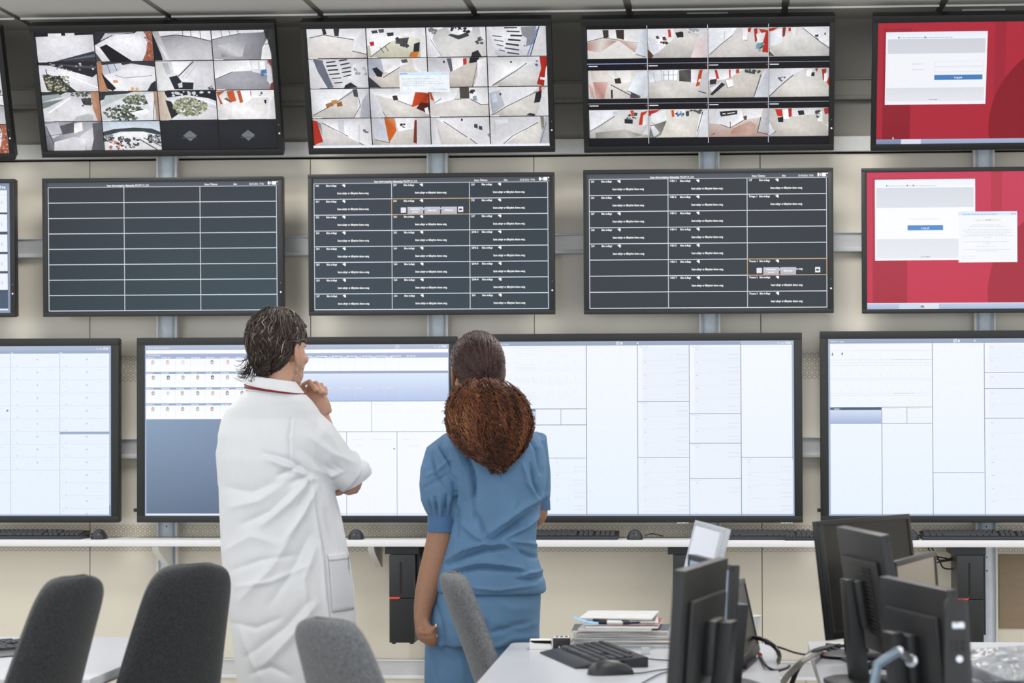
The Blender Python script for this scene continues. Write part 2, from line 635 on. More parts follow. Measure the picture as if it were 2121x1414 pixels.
def tv(uL, uR, vB, H, Yb, tilt, bez, label, draw, led=True):
    """flat display; lower edge at the given pixels on plane Yb, leaning forward by tilt degrees"""
    a, b = P(uL, vB[0], Yb), P(uR, vB[1], Yb)
    W = b.x - a.x
    z0 = (a.z + b.z) / 2
    t = empty('wall_display', ((a.x + b.x) / 2, Yb, z0), 0, label, 'display')
    t.rotation_euler = (math.radians(tilt), 0, 0)
    hw = W / 2
    body = B().box(-hw + 0.002, hw - 0.002, 0.004, 0.055, 0.002, H - 0.002, bev=0.004)
    body.box(-hw * 0.62, hw * 0.62, 0.05, 0.085, H * 0.2, H * 0.8, bev=0.01)
    body.build('housing', M['black'], t)
    bl, bt, br, bb = bez
    fr = B()
    fr.box(-hw, hw, -0.008, 0.02, H - bt, H, bev=0.003).box(-hw, hw, -0.008, 0.02, 0, bb, bev=0.003)
    fr.box(-hw, -hw + bl, -0.008, 0.02, bb - 0.003, H - bt + 0.003, bev=0.003).box(hw - br, hw, -0.008, 0.02, bb - 0.003, H - bt + 0.003, bev=0.003)
    f = fr.build('bezel', M['bezel'], t)
    pan = B().box(-hw + bl - .002, hw - br + .002, -0.0006, 0.004, bb - .002, H - bt + .002).build('screen', pmat('screen_glass', (10, 10, 12), rough=0.3, spec=0.3), t)
    pic = draw()
    pic.build('picture', W - bl - br, H - bt - bb, pan, -hw + bl, bb, -0.0006)
    if led:
        for zz, rr, mm in ((0.235 * H, 0.0014, 'wall_grey'), (0.17 * H, 0.0034, 'led'), (0.147 * H, 0.0024, 'dark')):
            B().cyl((hw - br / 2, -0.0095, zz), (hw - br / 2, -0.006, zz), rr, n=10).build('indicator', M[mm], f)
    # mounting plate and arm to the rail behind
    B().box(-0.1, 0.1, 0.08, 0.095, H * 0.3, H * 0.7).build('mount_plate', M['alu'], t)
    return t


# ---- top row: camera mosaics
TA = ['e6e6ea,dcdce2|1c1c20:0,0 100,0 100,8 0,14|eeeeee:22,3 45,3 45,12 22,13|eeeeee:52,2 68,2 68,11 52,12|~b9b9c0@1.5:8,35 45,95|3a3e48:25,100 100,64 100,100|6a7078:42,96 100,75 100,84',
 'e2e2e8,e8e8ee|2a2a30:0,0 75,0 70,6 35,10 12,32 0,45|c8c8d0:20,4 70,2 30,12 10,30|~2a2a30@1:22,6 70,4|151518:8,52 20,42 62,100 24,100|f2f2f6:0,45 6,50 22,100 10,100|4a4a52:0,70 10,100 0,100|a8664e:88,0 100,0 100,100 80,100 88,70 92,30|*5a3a34/c08870@26@2:88,0 100,100|~c4c4cc@1:45,35 72,62',
 '7c7c84,8a8a92,e4e4e6,c8c8cc|f0f0f4:10,0 100,0 100,36 70,22 40,14 12,20|~4a4a52@1.4:66,0 66,20|~4a4a52@1.4:82,0 82,28|~4a4a52@1.4:52,0 52,17|~30303a@2:12,19 40,13 70,21 100,36|c4c4c8:0,0 10,0 20,60 28,100 0,100|1e1e22:0,10 3,25 12,80 14,100 0,100|f4f4f6:8,35 12,50 28,100 20,100',
 'a0a0a8,7c7c84,6a6a70,c0c0c6|f2f2f6:0,0 95,0 88,8 50,10 20,22 0,30|~3c3c44@1.6:0,31 20,22 50,11|~4a4a52@1.2:16,0 18,22|~4a4a52@1.2:30,0 32,16|~4a4a52@1.2:45,0 46,12|d8d8dc,8a8a92:10,50 60,30 50,90 15,90|303036:90,0 100,0 100,80 96,60|f4f4f6:86,60 95,30 100,80 100,100 82,100|*404048@8@2:90,0 100,50',
 'dcdce2,e6e6ea|26262c:0,0 100,0 100,40 92,52 70,38 20,10 0,8|50525a:30,4 100,14 100,22 60,16|*8a8c94/c0c0c8@24@2:20,2 98,30|3a3c38:5,40 30,45 62,100 10,100|*5c6450/8a9078/3a4034/b0a890@60@4:6,45 50,100|~f4f4f6@2:40,35 100,88|~26262c@2:12,22 13,40|*26262c@6@4:10,40 38,60|e8e8ec:0,45 6,60 12,100 0,100',
 'e0e0e6,ececf0|34363c:0,0 100,0 100,18 60,6 35,14 14,30 8,60|ccd2dc:8,10 42,4 48,20 30,35 10,45|~50525a@1.4:18,8 22,40|~50525a@1.4:30,6 34,30|~8a8c94@1.6:30,45 45,55 95,48|c8906e:0,0 8,0 10,40 18,100 0,100|1c1c20:6,35 12,50 30,90 24,100 14,90|d09060:26,62 34,62 34,72 26,72|*c89860@10@3:52,88 70,100|2a2c34:92,75 100,65 100,100 84,100',
 'd6d6da,e2e2e6|f2f2f4:0,0 20,0 22,60 30,100 4,100|c0c2ca:12,6 22,4 26,40 18,50|f6f6f8:28,0 62,0 40,48 30,40|~3a3c44@2.5:66,2 38,52|~9a9ca4@1:72,10 50,60|~9a9ca4@1:68,5 45,56|26282e:22,55 36,48 44,72 64,74 62,98 30,96|e0e0e6:64,40 80,20 82,90 66,96|d0d0d6:36,78 44,72 44,90 38,92|*50525a@8@3:88,82 97,98',
 'a8a8b2,9a9aa4,8c8c94,a4a4aa|f2f2f6:0,0 72,0 66,36 34,38 0,62|~2e3036@1.4:2,62 32,38|d8d8de:60,0 92,0 92,50 66,40|f6f6f8:66,2 76,2 76,30 66,30|f6f6f8:79,4 88,4 88,34 79,32|*4a6a9a@4@5:80,34 88,52|e6e6ea:92,10 98,20 100,100 90,70|8a3a34:94,0 100,0 100,30|8a3a34:96,80 100,75 100,100 94,100',
 'c8c8ce,e4e4e8|2e3830:0,0 42,0 30,12 0,28|9aa4a8:0,10 30,5 36,14 0,32|7a8680:0,34 34,24 40,22 10,50 0,56|~f4f4f6@2.5:50,18 10,70|*3a3e3a/5c6458@30@3:50,0 86,12|2e3030:68,22 86,20 86,46 72,44|*3a3e3a@12@4:66,20 88,48|c88e6c:86,0 100,0 100,100 94,100 88,60|d0a080:86,0 92,0 96,60 90,50|c4c6ca:50,100 58,84 78,74 88,80 86,100',
 'd4d8dc,e0e0e6|303a38:0,0 60,0 40,10 10,24 0,30|c0c8c8:10,12 50,6 44,18 0,52|*4a5444/6c7460/8a8e74/343c30@90@4:40,12 92,46 1,1|*4a5444/6c7460/343c30@90@5:4,46 78,98 1,1|f2f2f6:78,10 96,4 92,98 76,98 86,60|~50545a@1.4:96,10 90,98|e8e8ec:52,72 80,60 86,70 66,96|caa48e:94,0 100,0 100,100 96,100|~3a3c40@2:38,76 60,98',
 'dfdfe5,e4e4ea|1e2226:10,0 100,0 100,36 88,26 50,14 16,22|*b8bcc4@22@3:24,2 90,16|e0d0c0:0,0 12,0 18,90 24,100 0,100|24262a:12,30 22,36 34,78 20,96|f0f0f4:20,28 26,30 40,78 34,84|*5c6450/8c8e72/6c7460/a8a48c@130@5:24,22 84,86 1,1|~f4f4f6@1.6:66,26 100,48|~8a8e94@1:86,52 100,60',
 'e2e0de,eceaea|f6f6f8:40,0 100,0 100,25 62,26 44,52|c05a2c:18,2 30,0 34,36 22,42|c05a2c:36,2 42,0 46,40 40,44|c05a2c:0,4 16,0 4,18 10,46 6,48|f4f4f6:6,18 14,10 20,40 12,46|6a6460:12,28 18,24 26,42 22,40|~9a2e1a@1.5:60,2 60,22|*5a5e66@6@2:70,6 80,20|202226:82,34 86,32 86,46 83,46|f0f0f4:84,100 92,26 100,20 100,100',
 '9a9aa2,a8a8ae,e4e4ea,54545a|c6c6ce:0,8 24,0 30,40 12,58|~44464e@1.6:2,14 16,98|~44464e@1.2:0,50 32,40|5a5a62:26,14 52,0 62,4 54,36 30,44|f0f0f2:52,4 66,2 66,30 50,40|d6d6da:60,50 84,20 82,70 72,98|5e5e66:84,6 100,0 100,100 78,100 84,60|e8e8ec,d0d0d6:14,70 50,52 70,60 66,100 12,100',
 'c4d2e0,f0f0f2|3e4446:0,36 20,26 55,22 86,26 100,38 100,50 70,36 30,36 0,52|f2f2f4:4,62 30,42 70,38 100,56 100,100 0,100|*b46a5a/d8d8dc/3e4246@50@3:8,56 34,96|*3e4246/d0d0d4@46@3:30,60 60,100|~33363a@2.5:62,62 92,100|~33363a@2:70,58 100,88|*2e3236/8a8e92@30@4:78,48 100,76|*2e3236/8a8e92@24@4:0,46 16,70',
 '24262b,1c1e22|6a7076:50,34 62,52 50,72 38,52|~44484e@2:36,60 62,60',
 '24262b,1c1e22|6a7076:50,34 62,52 50,72 38,52|~44484e@2:36,60 62,60']
TB = ['e6e4e4,dcd6d2|f4f4f8:0,0 34,0 26,20 4,30 0,26|2e3036:26,0 32,0 34,18 28,20|34363c:46,0 56,0 56,26 47,24|f0f0f4:56,0 100,0 100,90 76,76 80,40 54,26|~2a2c30@1.6:4,30 28,20 80,38|~2a2c30@1.8:76,76 100,88|~d0d0d6@1:82,40 78,74',
 'dcdad2,c8c6ae|f2f2f6:0,0 100,0 94,40 60,24 20,44 0,60|f4f4f6:4,46 44,24 60,30 36,50 6,96|~3a3c42@1.6:4,98 40,48|~3a3c42@1.6:30,60 36,78|~3a3c42@1.6:22,66 28,84|30323a:34,16 46,14 46,26 36,28|44464e:8,8 18,6 20,16 10,18|50525a:20,4 30,2 30,14 22,16|c02c22:4,46 12,44 12,58 6,60|4e4c50:50,36 72,32 68,58 48,52|*3a3c42@14@4:52,36 70,62|26282c:80,54 90,48 88,82 78,82|d07a30:74,82 88,80 84,100 70,98|f4f4f8:92,20 100,0 100,100 90,100',
 'c8c8ca,dcdad8|f2f2f6:0,0 30,0 12,16 10,40 24,98 0,100|~8a8c94@1.5:6,40 24,98|*6a6e76@12@3:4,2 18,20|eceef2:36,2 78,2 78,14 60,24 42,22|3e4046:42,22 54,28 70,16 72,30 54,42 36,26|*22242a@16@3:42,0 72,16|*4a4c54@12@3:84,32 94,60|f0f0f4:90,0 100,0 100,50 92,34|2e2e32:76,86 86,78 92,100 74,100',
 'e4e4e8,ccccd4|f4f4f8:0,0 8,0 14,100 0,100|*26282c@0@0:0,0 1,1|8a8c96:58,2 84,0 80,60 62,70|~26282c@3:30,4 52,4|~26282c@3:34,16 56,18|~26282c@4:40,30 60,32|~26282c@4:36,44 58,48|~26282c@4:32,58 54,64|~26282c@3:30,72 54,80|~26282c@3:34,88 54,94|~26282c@2:10,30 26,34|~26282c@2:12,44 28,50|~26282c@2:16,60 28,66|~26282c@2:20,78 30,84|d8d8de:60,30 68,40 66,66 56,54|~5a78b0@2.5:86,8 68,98|eeeef2:88,0 100,0 100,100 74,100|50545c:88,0 90,0 74,98 72,98',
 'd2d2da,dedee4|f4f4f8:0,0 8,10 30,100 0,100|6a7080:8,0 24,4 40,98 30,100 14,40|dadade:24,10 80,0 60,90 40,98|~26282c@3:30,12 46,8|~26282c@3:52,6 66,2|~26282c@3.5:30,24 48,22|~26282c@3:54,20 70,14|~26282c@3.5:32,38 50,36|~26282c@3:56,34 72,28|~26282c@3:34,52 52,50|~26282c@3:56,46 72,42|~26282c@2.5:38,66 54,64|~26282c@2.5:42,82 56,80|~26282c@2.5:58,60 72,54|2a2c32:60,90 70,80 82,98 58,100|eceef2:76,20 100,4 100,100 80,92|*8a8c94@10@3:78,30 98,60',
 'd8d2cc,c8c0b8|b8bcc8:0,0 24,0 26,54 0,62|20242c:6,34 14,30 24,48 22,64 14,62|f0f0f4:22,0 54,0 54,30 34,50 26,44|~2a2c30@1.4:24,66 54,30|343a46:0,62 14,88 20,100 0,100|f2f2f6:54,4 70,2 68,20 54,26|e6e6ea:74,0 100,0 100,70 80,40|50545c:56,6 66,2 68,14 58,16',
 'cac6c2,c0b6ae|d8d8de:0,0 36,0 40,50 0,50|282a30:26,10 29,10 29,18 26,18|5a5c64:32,2 42,2 44,40 38,50|f2f2f6:40,0 60,0 60,26 42,46|c23a2a:60,4 66,2 66,22 60,26|26262a:72,0 88,0 84,16 70,20|f4f4f8:84,10 100,0 100,100 76,100 84,60|~4a4c54@1.2:84,20 74,100',
 'dedee2,c4c2be|f2f2f6:0,0 100,0 88,12 40,50 4,98 0,100|~2a2c30@1.6:6,98 46,50 66,22|~c0c2ca@1:52,8 50,40|~c0c2ca@1:72,6 70,20|*3a5a8a@3@4:80,14 86,30|b4281c:88,0 100,0 100,30 94,100 82,94 90,40|f0f0f4:88,70 96,72 96,80 88,78|f4f4f8:98,40 100,30 100,100 94,100|26282c:38,14 41,14 41,20 38,20',
 'd6d4d4,c4c0ba|eef0f4:0,0 74,0 30,60 2,88|~2a2c30@1.4:2,90 34,58 76,4|9a6c3c:24,52 36,44 38,58 26,64|b88850:34,40 44,36 46,50 36,52|8a5c30:44,48 52,42 54,58 44,62|4a4c54:72,2 80,0 82,30 74,26|e8e8ec:82,0 100,0 100,100 74,100 80,60|~5a5c64@1.4:82,30 84,60 72,98|b8bac4:88,40 100,10 100,100 82,100',
 'd8d6d4,d2cec8|f2f2f6:0,0 100,0 84,14 70,60 46,40 4,20|~2a2c30@1.4:46,42 72,62|~2a2c30@1.2:4,26 26,100|3a3630:38,26 46,24 48,40 40,42|c4481c,a03010:78,12 100,18 100,56 86,56 70,66|4a1c14:86,50 100,52 100,90 78,70|e8eaf0:0,4 6,10 24,100 0,100|f0f0f4:92,70 98,66 100,90 94,90',
 'd0ccca,dedad6|c04a20:0,14 4,16 8,46 2,40|f0f2f6:4,20 52,0 42,40 10,56|~2a2c30@1.4:8,52 20,38|4a4642:52,0 68,0 68,38 52,38|f2f2f6:68,0 100,0 100,56 88,58 70,36|*2e3036@3@4:72,10 76,20|~2a2c30@1.6:70,40 88,60 100,58|8aa0b0:74,30 80,28 82,46 74,44|~2a2c30@1.4:42,40 54,40',
 'd8d6d2,c8c4be|ececf0:0,0 84,0 70,30 8,90 0,96|b8bac2:0,20 18,10 26,64 4,94|c8d8e8:4,26 12,22 14,50 6,52|~2a2c30@1.6:4,96 30,66 82,16|26282c:18,20 21,20 21,28 18,28|26262a:80,20 90,10 88,52 76,56|b43424:86,0 90,0 89,14 85,16|2a2c30:62,98 68,90 78,94 76,100|f2f2f6:92,10 100,0 100,100 80,100',
 'd2d0d0,ccc8c4|b4301e:0,4 8,8 16,80 4,88 0,98|8a8a90:8,10 14,16 16,60|f2f2f6:10,0 100,0 100,98 84,90 40,44|~2a2c30@1.5:16,14 60,62|~2a2c30@1.5:78,84 92,100|~c4c6ce@1:64,10 62,64|c6c8d2:44,4 54,4 54,50 44,46|~9a9ca4@1:80,20 78,86|*5a5e66@4@3:88,40 94,52',
 'd0ccc8,c4beb8|dfe3ee:0,0 26,6 32,86 4,74|d46a28,e8a878,c45a1c:22,0 40,0 42,44 28,88|f4f4f8:40,0 74,0 70,38 46,46|*22242a@6@3:46,20 60,34|f0f0f4:60,2 74,0 72,34 60,36|7a3020:74,8 78,8 76,90 70,86|e0e0e4:78,4 100,0 100,96 76,92|~2a2c30@1.6:74,94 98,98|~2a2c30@1.4:4,74 30,86',
 'd6d4d2,d4d0cc|f4f4f8:8,0 100,0 100,98 84,100 14,10|~2a2c30@1.6:22,14 62,70|~2a2c30@1.6:66,74 82,100|3a3e4a:74,24 80,24 80,40 74,36|3a3e4a:82,30 88,32 88,46 82,42|eceef2:0,4 8,10 16,100 0,100|~9a9ca4@1:12,40 20,98|1e2026:52,4 55,4 55,12 52,12|8a8c94:96,60 100,56 100,72',
 'dad8d6,d0ccc6|f4f4f8:0,0 96,0 70,30 22,98 0,100|~2a2c30@1.6:18,100 38,66 82,20|~c4c6ce@1:46,14 40,62|dcdee6:8,10 30,6 30,20 10,26|~9a9ca4@1:8,12 8,60|ccced6:92,8 100,0 100,100 82,100|~5a6478@1.6:96,20 84,98|8a8880:86,0 92,0 92,40 88,44']
TC = ['d8d4d0,e4e2de|f0f0f4:0,0 26,0 26,26 0,40|3a3632:26,2 36,2 36,28 28,30|f2f2f4:36,2 48,2 48,28 38,28|3a2e2c:48,2 62,2 62,36 50,30|eeeef0:62,2 90,0 86,46 62,38|~2a2c30@1.4:0,42 26,28 86,48|b08078,d8d0cc:0,46 26,30 50,40 20,80 0,70|c0a09a,d8d4d0:50,34 86,48 80,80|e6ecf6:90,0 100,0 100,100 82,84|~2a2c30@1.4:82,86 98,96',
 'd0ccc8,c2bebA|f0f0f4:0,0 44,0 46,30 20,76 6,90 0,40|f4f4f6:16,34 28,30 28,52 18,52|26262a:46,14 58,10 60,26 50,32|c03a2a:34,4 38,2 40,28 35,30|*3a3430/8a3a30@14@3:16,28 34,50|5a3a30:0,70 10,90 6,100 0,100|e6eaf4:0,30 14,34 20,78 8,90|26282c:52,16 60,12 60,30 50,30|f0f0f4:62,2 100,0 100,100 72,100 82,50 86,20|*8a8c94@8@3:66,2 84,14|ecdcdc:82,40 100,20 100,100 72,100',
 'd6d4d4,ccc8c4|eef0f6:0,0 48,0 38,28 4,86 0,90|~2a2c30@1.4:2,90 20,58 40,26|~c4c6ce@1:10,14 14,68|~9a9ca4@1:28,6 26,44|f4f4f8:58,2 66,2 64,40 58,42|b4302a:66,2 72,0 70,16 66,14|b4302a:76,4 82,2 82,44 78,50|c8301c:84,4 100,10 100,86 90,84 92,30|f2f2f4:80,22 96,16 90,60 84,70|30343a:82,56 92,50 90,70 84,74|*6a8a94@10@3:80,56 92,80|8a8480:58,40 66,44 64,46',
 'd8d6d4,c8c6c2|c8301c:0,4 16,0 6,12 0,14|f0f2f6:4,14 22,4 22,50 8,64 2,60|8a3a30:22,2 28,0 26,30 22,34|f2f2f6:36,2 44,2 44,30 40,32|c8301c:32,2 36,2 36,14 32,14|f4f4f8:54,0 100,0 100,66 86,50|~2a2c30@1.4:56,4 84,50 100,74|26282c:76,28 82,26 82,34 76,34|~26282c@1.4:78,36 82,44|5a5652:0,70 12,100 0,96|d8d4cc:2,62 14,96 10,100 0,80|1e2024:92,20 94,20 94,28 92,28',
 'dcd8d4,d4ceca|ece4e0:0,0 30,0 24,30 4,36|e2dcd8:4,0 12,0 14,40 8,44|c08a82,d0b0a8:8,40 34,40 26,100 12,96|f4f4f6:28,0 44,0 44,30|30302e:44,30 54,26 56,46 46,46|f2f0f0:46,2 72,2 72,40 60,44|e4e8f2:82,10 100,0 100,90 90,98 66,72|~2a2c30@1.6:66,72 88,92|~3a3a3e@2:38,50 80,98|26282c:38,68 41,68 41,98 38,98|d8b4ac:0,44 8,60 10,100 4,90|4a4448:72,78 88,94 86,98 70,98',
 'd8d6d4,cecac6|e8ecf6:0,4 20,0 22,36 2,44|f2f4f8:22,0 50,0 48,36 24,34|~8a8e96@1.4:26,4 26,34|~8a8e96@1.4:34,2 34,36|~8a8e96@1.4:42,2 42,36|~8a8e96@1.4:24,18 48,18|5a5856,3e3c3a:52,2 72,0 72,44 52,40|f0f0f4:72,0 84,0 82,48 72,44|c84a1c:86,2 92,0 86,56 80,60|f0f0f4:85,34 90,32 89,42 84,44|c8c8cc:90,20 100,10 100,80 84,74|~2a2c30@2:84,76 98,84|~9a9ca4@1.2:8,10 12,44',
 'd0ccc6,beb8b0|f2f2f6:0,0 60,0 40,26 26,36 0,40|c23a2a:10,2 14,2 18,34 13,34|c23a2a:34,2 37,2 37,30 35,32|c23a2a:46,2 51,0 52,14 46,16|30323a:2,36 14,34 12,52 2,54|f0f0f2:2,66 22,46 26,56 6,86|2a2e3a:22,46 28,54 6,92 2,88|f4f4f6:28,38 40,36 42,62 32,66|~6a6e74@1.5:28,38 32,66 42,60|*3a3c42@20@3:62,4 88,14|e2e6f0:92,10 100,0 100,100 76,100 86,50|~2a2c30@1.6:88,20 82,60 76,98',
 'd6d4d2,ccc8c2|eceef4:0,0 60,0 40,22 2,96 0,98|~2a2c30@1.8:0,98 16,66 40,24|~b8bac2@1:6,20 14,62|*5a5e66@6@3:16,30 26,44|26282c:70,16 76,14 76,28 70,28|f2f2f6:64,6 72,4 70,30 62,28|b4302a:76,2 82,0 80,14|b4302a:88,4 96,2 94,40 90,44|f0f0f4:92,20 98,14 98,46 92,48|c8301c:96,50 100,30 100,62',
 'dcdcde,c4c0ba|eef0f6:0,0 50,0 40,20 14,60 2,74|~2a2c30@1.4:0,76 16,58 44,22|~c4c6ce@1:20,6 20,50|c8d4e4:40,6 48,4 48,18 40,20|26282c:60,32 74,34 74,50 60,48|*3a3c42@12@3:62,14 82,32|c84a1c:70,2 76,2 76,22 72,22|c8381c:88,10 100,4 94,20 90,54 84,54|f2f2f6:92,20 100,14 98,50 90,60|d8dce6:98,62 100,58 100,90 90,86|8a8680,c4c0ba:10,80 60,70 90,90 70,100 10,100',
 'd8d4d0,d8d4cc|c8301c:0,4 20,0 6,18 0,24|f0f2f6:4,16 28,2 30,36 12,52 4,40|c84a1c:38,4 42,2 43,26 39,28|f4f4f6:44,2 62,2 64,26 46,30|*4a6a9a/3a3c42@14@3:46,10 60,24|3a3c42:62,8 68,6 68,24 63,26|5a5652,8a8680:2,56 12,52 30,40 20,90 10,100 0,100|e8ecf4:2,60 8,56 18,84 8,98|f2f2f6:86,20 92,10 88,60 80,90|~4a4c52@1.6:90,20 82,80|*4a4c52@20@3:70,4 98,16|e8eaf0:92,10 100,0 100,100 84,100',
 'd8d4d0,b89c92|f2f2f6:0,0 56,0 58,40 36,68 20,56 0,50|26282c:18,10 48,6 48,20 20,28|~f4f4f6@1.6:23,18 28,18|~f4f4f6@1.2:31,17 44,14|~2a2c30@1.4:36,46 36,70|~2a2c30@1.4:20,56 36,68 58,42|f4f4f6:58,0 92,0 88,30 60,40|4a4642:58,28 64,24 64,38 60,42|b08478,c8a89c:40,70 70,44 80,60 70,96 36,90|c8c8cc:90,20 100,0 100,90 82,84|~2a2c30@1.6:88,30 82,84 100,92|2a2c30:2,96 10,84 10,88',
 'd4d2cc,c2bcb4|c8301c:10,4 22,4 24,30 14,28|f4f4f6:22,6 36,4 34,38 24,38|b4302a:32,2 38,0 38,30 33,32|26242a:14,34 24,30 24,50 16,50|f2f2f6:38,4 80,2 76,22 40,30|26282c:48,10 58,8 60,24 50,26|f4f4f6:82,14 90,12 90,50 82,46|*3a3c42@10@3:80,12 84,34|b4302a:92,2 100,0 100,20 94,24|eceef4:0,50 10,84 4,98 0,98|~2a2c30@1.2:0,98 12,82|e8e8ec:96,60 100,50 100,80']


def mosaic(tiles, cols, rows, gap, under=None, letter=False, caption=True):
    def draw():
        p = Pic((0, 0, 400, 225))
        p.mat = 'cctv'
        p.rect(0, 0, 400, 225, '0c0d10', 0)
        cw, ch = 400.0 / cols, 225.0 / rows
        for i, s in enumerate(tiles):
            c, r = i % cols, i // cols
            x0, x1 = c * cw + gap, (c + 1) * cw - gap * 0.5
            y0, y1 = r * ch + gap, (r + 1) * ch - gap * 0.5
            if letter:
                y0, y1 = (r * 72.5 + 7, r * 72.5 + 61) if r == 0 else (r * 74 + 9, r * 74 + 62)
            p.tile(x0, y0, x1, y1, s, seed=i)
            if caption and r and 'bold' not in s:
                yc = y0 - 1.2 if not letter else y0 - 7
                p.rect(x0 + 1, yc - 1.6, x0 + 16, yc, 'd8d8dc', 3)
                if c:
                    p.rect(x0 - 5, yc - 1.5, x0 - 3, yc, 'b03030', 3)
        if letter:
            for c in range(1, 4):
                p.rect(c * cw - 0.6, 0, c * cw + 0.6, 221, 'a8acb8', 14)
            for y in (70.5, 145):
                p.rect(0, y - 0.5, 400, y + 0.4, '8a8e98', 14)
            p.rect(0, 70, 100, 71.2, '8a9ad8', 15)
        if under:
            under(p)
        return p
    return draw


def dialog_b(p):
    p.rect(0, 220.5, 400, 225, 'c8ccd8', 20, 'dfe2ea')
    p.rect(152, 83, 236, 121, 'd4dadf', 30)
    p.rect(152, 83, 236, 89, 'bccede', 31)
    p.rect(153, 85, 166, 87, '6c9cd0', 32)
    for k in range(2):
        p.rect(225 + 5 * k, 84.6, 228 + 5 * k, 87, 'e0a8a0' if k else 'b8c4d4', 32)
    for y, a, b in ((96, 156, 212), (102, 156, 218), (105.5, 156, 228), (109, 156, 194)):
        p.scribble(a, b, y, 1.1, 'a8b0ba', 32, random.Random(int(y)))
    p.rect(208, 114.5, 231, 118, 'c2c8d0', 32)


